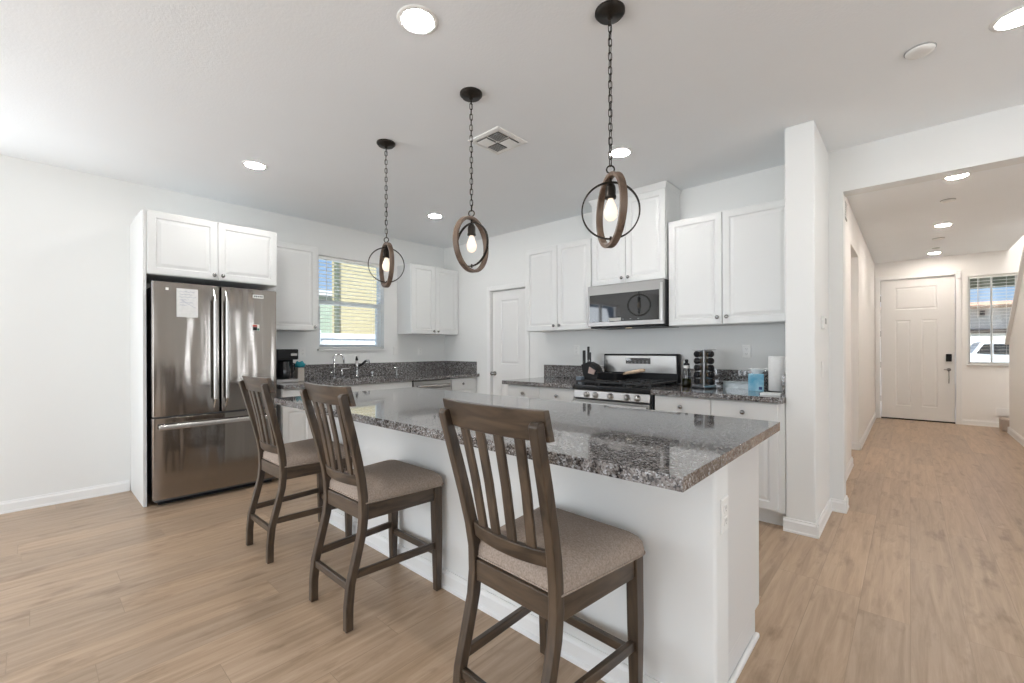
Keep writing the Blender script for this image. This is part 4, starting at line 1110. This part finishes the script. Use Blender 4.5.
# ================================================================ BAR CHAIRS
def make_chair(label):
    t = thing('bar_chair', label, 'chair', (0, 0, 0), 0, 'slat-back bar chairs along the island')
    W = 'chairwood'
    prof = [(0, -.056), (.10, -.055), (.20, -.045), (.31, -.016), (.42, .012), (.50, .020), (.58, .018), (.66, .002), (.76, -.028), (.88, -.068), (1.00, -.108), (1.045, -.122)]
    prof = [(z_, y_ + .060 + .034 * max(0, (z_ - .6) / .445)) for z_, y_ in prof]         # rear face y by height
    def yr(z_):
        for (za, ya), (zb, yb) in zip(prof, prof[1:]):
            if za <= z_ <= zb: return ya + (yb - ya) * (z_ - za) / (zb - za)
        return prof[-1][1]
    for s in (-1, 1):
        xo, xi = s * .194, s * .161
        rings = []
        for z_, y_ in prof:
            dpt = .036 if z_ < .95 else .033
            e = s * .023 * max(0, (z_ - .58) / .465)
            rings.append([(xo + e, y_, z_), (xi + e, y_, z_), (xi + e, y_ + dpt, z_), (xo + e, y_ + dpt, z_)])
        xo += e; xi += e
        rings.append([(xo, prof[-1][1] + .010, 1.056), (xi, prof[-1][1] + .010, 1.056), (xi, prof[-1][1] + .034, 1.056), (xo, prof[-1][1] + .034, 1.056)])
        MB().loft(rings).build('back_post', W, t, bevel=.004, local=True)
    for s in (-1, 1):
        xo, xi = s * .226, s * .184
        xo2, xi2 = s * .222, s * .190
        MB().loft([[(xo2, .480, 0), (xi2, .480, 0), (xi2, .513, 0), (xo2, .513, 0)], [(xo, .473, .30), (xi, .473, .30), (xi, .519, .30), (xo, .519, .30)],
                   [(xo, .466, .537), (xi, .466, .537), (xi, .515, .537), (xo, .515, .537)]]).build('leg', W, t, bevel=.004, local=True)
    # aprons
    MB().box(-.160, .160, yr(.53) + .008, yr(.53) + .030, .469, .540).build('rear_apron', 'railwood', t, bevel=.003, local=True)
    MB().box(-.184, .184, .485, .507, .472, .537).build('front_apron', 'railwood', t, bevel=.003, local=True)
    for s in (-1, 1):
        MB().prism([(s * .190, yr(.50) + .034, .469), (s * .218, .475, .472), (s * .218, .475, .537), (s * .190, yr(.50) + .034, .540)], (-s * .022, 0, 0)).build('side_apron', 'sidewood', t, bevel=.002, local=True)
    # stretchers
    MB().bar((-.162, yr(.185) + .020, .185), (.162, yr(.185) + .020, .185), .020, .034).build('stretcher', 'railwood', t, bevel=.003, local=True)
    MB().bar((-.186, .496, .195), (.186, .496, .195), .020, .034).build('stretcher', 'railwood', t, bevel=.003, local=True)
    for s in (-1, 1):
        MB().bar((s * .178, yr(.235) + .036, .235), (s * .204, .477, .235), .020, .034).build('stretcher', 'sidewood', t, bevel=.003, local=True)
    # curved rails: bow backwards in the middle
    def rail(nm, z0, z1, hw, th, yoff, bow, drop=0.0, n=14):
        rings = []
        for k in range(n + 1):
            q = -1 + 2 * k / n
            x = hw * q
            r0 = yoff(z0) - bow * (1 - q * q); r1 = yoff(z1) - bow * (1 - q * q)
            rings.append([(x, r0, z0), (x, r1, z1 - drop * q * q), (x, r1 + th, z1 - drop * q * q), (x, r0 + th, z0)])
        MB().loft(rings).build(nm, 'railwood', t, bevel=.003, local=True)
    rail('top_rail', 1.000, 1.088, .222, .024, lambda z_: yr(min(z_, 1.045)) + .036 - max(0, z_ - 1.045) * .33, .030)
    rail('lower_rail', .622, .672, .162, .022, lambda z_: yr(z_) + .012, .026)
    def rbow(x, hw): return 1 - (x / hw) ** 2
    for x in (-.106, -.0355, .0355, .106):
        b0 = yr(.66) + .012 - .026 * rbow(x, .162) + .004
        b1 = yr(1.01) + .036 - .030 * rbow(x, .222) + .006
        a = Vector((x, b0 + .007, .665)); b = Vector((x * 1.14, b1 + .007, 1.008))
        ym = yr(.83) - ((b0 + b1) / 2)
        MB().loft([[(p.x - .018, p.y - .006, p.z), (p.x + .018, p.y - .006, p.z), (p.x + .018, p.y + .006, p.z), (p.x - .018, p.y + .006, p.z)] for p in (a, a.lerp(b, .5) + Vector((0, .004, 0)), b)]).build('slat', W, t, bevel=.003, local=True)
    # cushion: rounded trapezoid, domed
    def outline(ins, n=8):
        c_ = [(-.192 + ins, .098 + ins, .012), (.192 - ins, .098 + ins, .012), (.238 - ins, .530 - ins, .045), (-.238 + ins, .530 - ins, .045)]
        pts = []
        for i, (x, y, r) in enumerate(c_):
            p0 = Vector(c_[i - 1][:2]); p1 = Vector((x, y)); p2 = Vector(c_[(i + 1) % 4][:2])
            d0 = (p0 - p1).normalized(); d2 = (p2 - p1).normalized()
            for k in range(n + 1):
                u = k / n
                s0 = p1 + d0 * r; s2 = p1 + d2 * r
                pts.append(((1 - u) ** 2) * s0 + 2 * u * (1 - u) * p1 + u * u * s2)
        return pts
    rings = []
    for ins, z_ in ((.012, .538), (.002, .542), (0, .548), (.000, .564), (.003, .582), (.012, .597), (.030, .610), (.062, .622), (.105, .630), (.15, .634), (.185, .636)):
        rings.append([(p.x, p.y, z_) for p in outline(min(ins, .18))])
    seat = MB().loft(rings).build('seat_cushion', 'fabric', t, smooth=True, local=True)
    pip = [(p.x, p.y, .548) for p in outline(-.001)]
    MB().tube(pip, .0035, 6, cyc=True).build('piping', 'fabric', seat, smooth=True, local=True)
    return t
CY = .92
ch3 = make_chair('brown slat-back bar chair nearest the camera, at the right end of the island')
ch2 = copy_tree(ch3, label='brown slat-back bar chair in the middle of the three')
ch1 = copy_tree(ch3, label='brown slat-back bar chair farthest from the camera, nearest the refrigerator')
ch3.location = (-.930, CY - .003, 0); ch3.rotation_euler.z = math.radians(-2.5); ch2.location = (-2.03, CY + .005, 0); ch1.location = (-2.965, CY, 0)

# ================================================================ OUTSIDE
st_y = noise_tint(mat('yellow_stucco', rough=.9), (.40, .325, .185), (.43, .355, .21), 8)
st_w = noise_tint(mat('grey_stucco', rough=.9), (.45, .44, .42), (.52, .51, .48), 8)
gnd = noise_tint(mat('concrete_ground', rough=.9), (.38, .36, .33), (.46, .44, .41), 3)
tile = noise_tint(mat('terracotta_tiles', rough=.8), (.42, .20, .12), (.58, .33, .22), 6, stretch=(6, 1, 1))
vin = mat('white_vinyl', (.80, .80, .80), .4)
struct('ground', MB().box(-40, 40, -30, 60, -.45, -.36), gnd)
nh = thing('neighbour_house', 'yellow stucco house wall seen through the kitchen window', 'house', (-12, 7.5, -.36))
MB().prism([(-9, 4.27, -.36), (-9, 12, -.36), (-15, 12, -.36), (-15, 7.25, -.36)], (0, 0, 6.1)).build('wall', st_y, nh)
MB().box(-8.99, -8.92, 4.31, 4.39, -.36, 5.6).build('downspout', mat('olive_paint', (.10, .11, .07), .6), nh)
MB().prism([(-15.4, 7.0, 5.74), (-8.5, 4.0, 5.74), (-8.5, 12.4, 5.74), (-15.4, 12.4, 5.74)], (0, 0, .3)).build('roof', tile, nh)
nh2 = thing('neighbour_house', 'low green-grey house far beyond the kitchen window fence', 'house', (-24, 12, -.36))
MB().box(-28, -22, 6, 16, -.36, 4.0).build('wall', noise_tint(mat('sage_stucco', rough=.9), (.26, .30, .22), (.31, .35, .26), 6), nh2)
MB().box(-28.2, -21.8, 5.8, 16.2, 4.0, 4.25).build('roof', st_w, nh2)
fc = thing('vinyl_fence', 'white vinyl fence outside the kitchen window', 'fence', (-7.5, 4, -.36))
mb = MB()
for k in range(56): mb.box(-7.52, -7.48, -1 + k * .152, -1 + k * .152 + .148, -.30, 1.45)
mb.build('boards', vin, fc)
MB().box(-7.54, -7.46, -1, 7.5, 1.45, 1.54).build('top_rail', vin, fc)
for k in range(5): MB().box(-7.56, -7.44, -1 + k * 2.1, -.87 + k * 2.1, -.36, 1.60).build('post', vin, fc)
# porch and house across the street
struct('trim_porch', MB().box(-2, 4, 10.6, 12.6, 2.62, 2.80).box(-2, 4, 12.5, 12.7, 2.42, 2.80), mat('olive_soffit', (.17, .18, .13), .7))
h3 = thing('neighbour_house', 'grey house with terracotta roof and garage across the street', 'house', (3, 27, -.36))
MB().box(-3, 12, 24, 32, -.36, 2.72).build('wall', st_w, h3)
MB().prism([(-3.5, 23.4, 2.68), (12.5, 23.4, 2.68), (12.5, 23.4, 2.80), (-3.5, 23.4, 2.80)], (0, .05, 0)).build('fascia', mat('brown_fascia', (.16, .10, .06), .6), h3)
MB().prism([(-3.5, 23.45, 2.74), (-3.5, 32.5, 2.74), (-3.5, 28, 3.25)], (16, 0, 0)).build('roof', tile, h3)
MB().box(1.3, 4.6, 23.93, 24.0, -.30, 1.78).build('garage_door', mat('cream_panel', (.62, .58, .48), .6), h3)
MB().box(1.1, 4.8, 23.90, 24.0, 1.78, 1.92).build('garage_lintel', mat('brown_trim', (.13, .09, .06), .6), h3)
MB().box(1.95, 2.07, 23.8, 24.0, 2.42, 2.62).build('wall_lamp', 'black', h3)
car = thing('parked_car', 'white pickup truck parked outside the entry window', 'car', (2.2, 17.5, -.36))
cy0, cw = 16.6, 1.8
body = [(.2, .0), (.2, .70), (.35, .98), (1.20, 1.10), (1.36, 1.38), (1.46, 1.42), (3.9, 1.40), (4.3, 1.05), (4.35, .0)]
MB().prism([(a, cy0, b) for a, b in body], (0, cw, 0)).build('body', mat('white_car_paint', (.75, .75, .74), .25, coat=.5), car, bevel=.03)
for win in ([(1.29, 1.10), (1.42, 1.33), (1.56, 1.34), (1.56, 1.08)], [(1.60, 1.08), (1.60, 1.34), (2.45, 1.34), (2.45, 1.06)], [(2.52, 1.06), (2.52, 1.34), (3.75, 1.33), (3.95, 1.08)]):
    MB().prism([(a, cy0 - .012, b) for a, b in win], (0, .02, 0)).build('window', 'blackglass', car)
for wx in (1.05, 3.55):
    for yy in (cy0 - .03, cy0 + cw - .19):
        MB().cyl((wx, yy, -.02), (wx, yy + .22, -.02), .34, 28).build('wheel', 'black', car, bevel=.03)
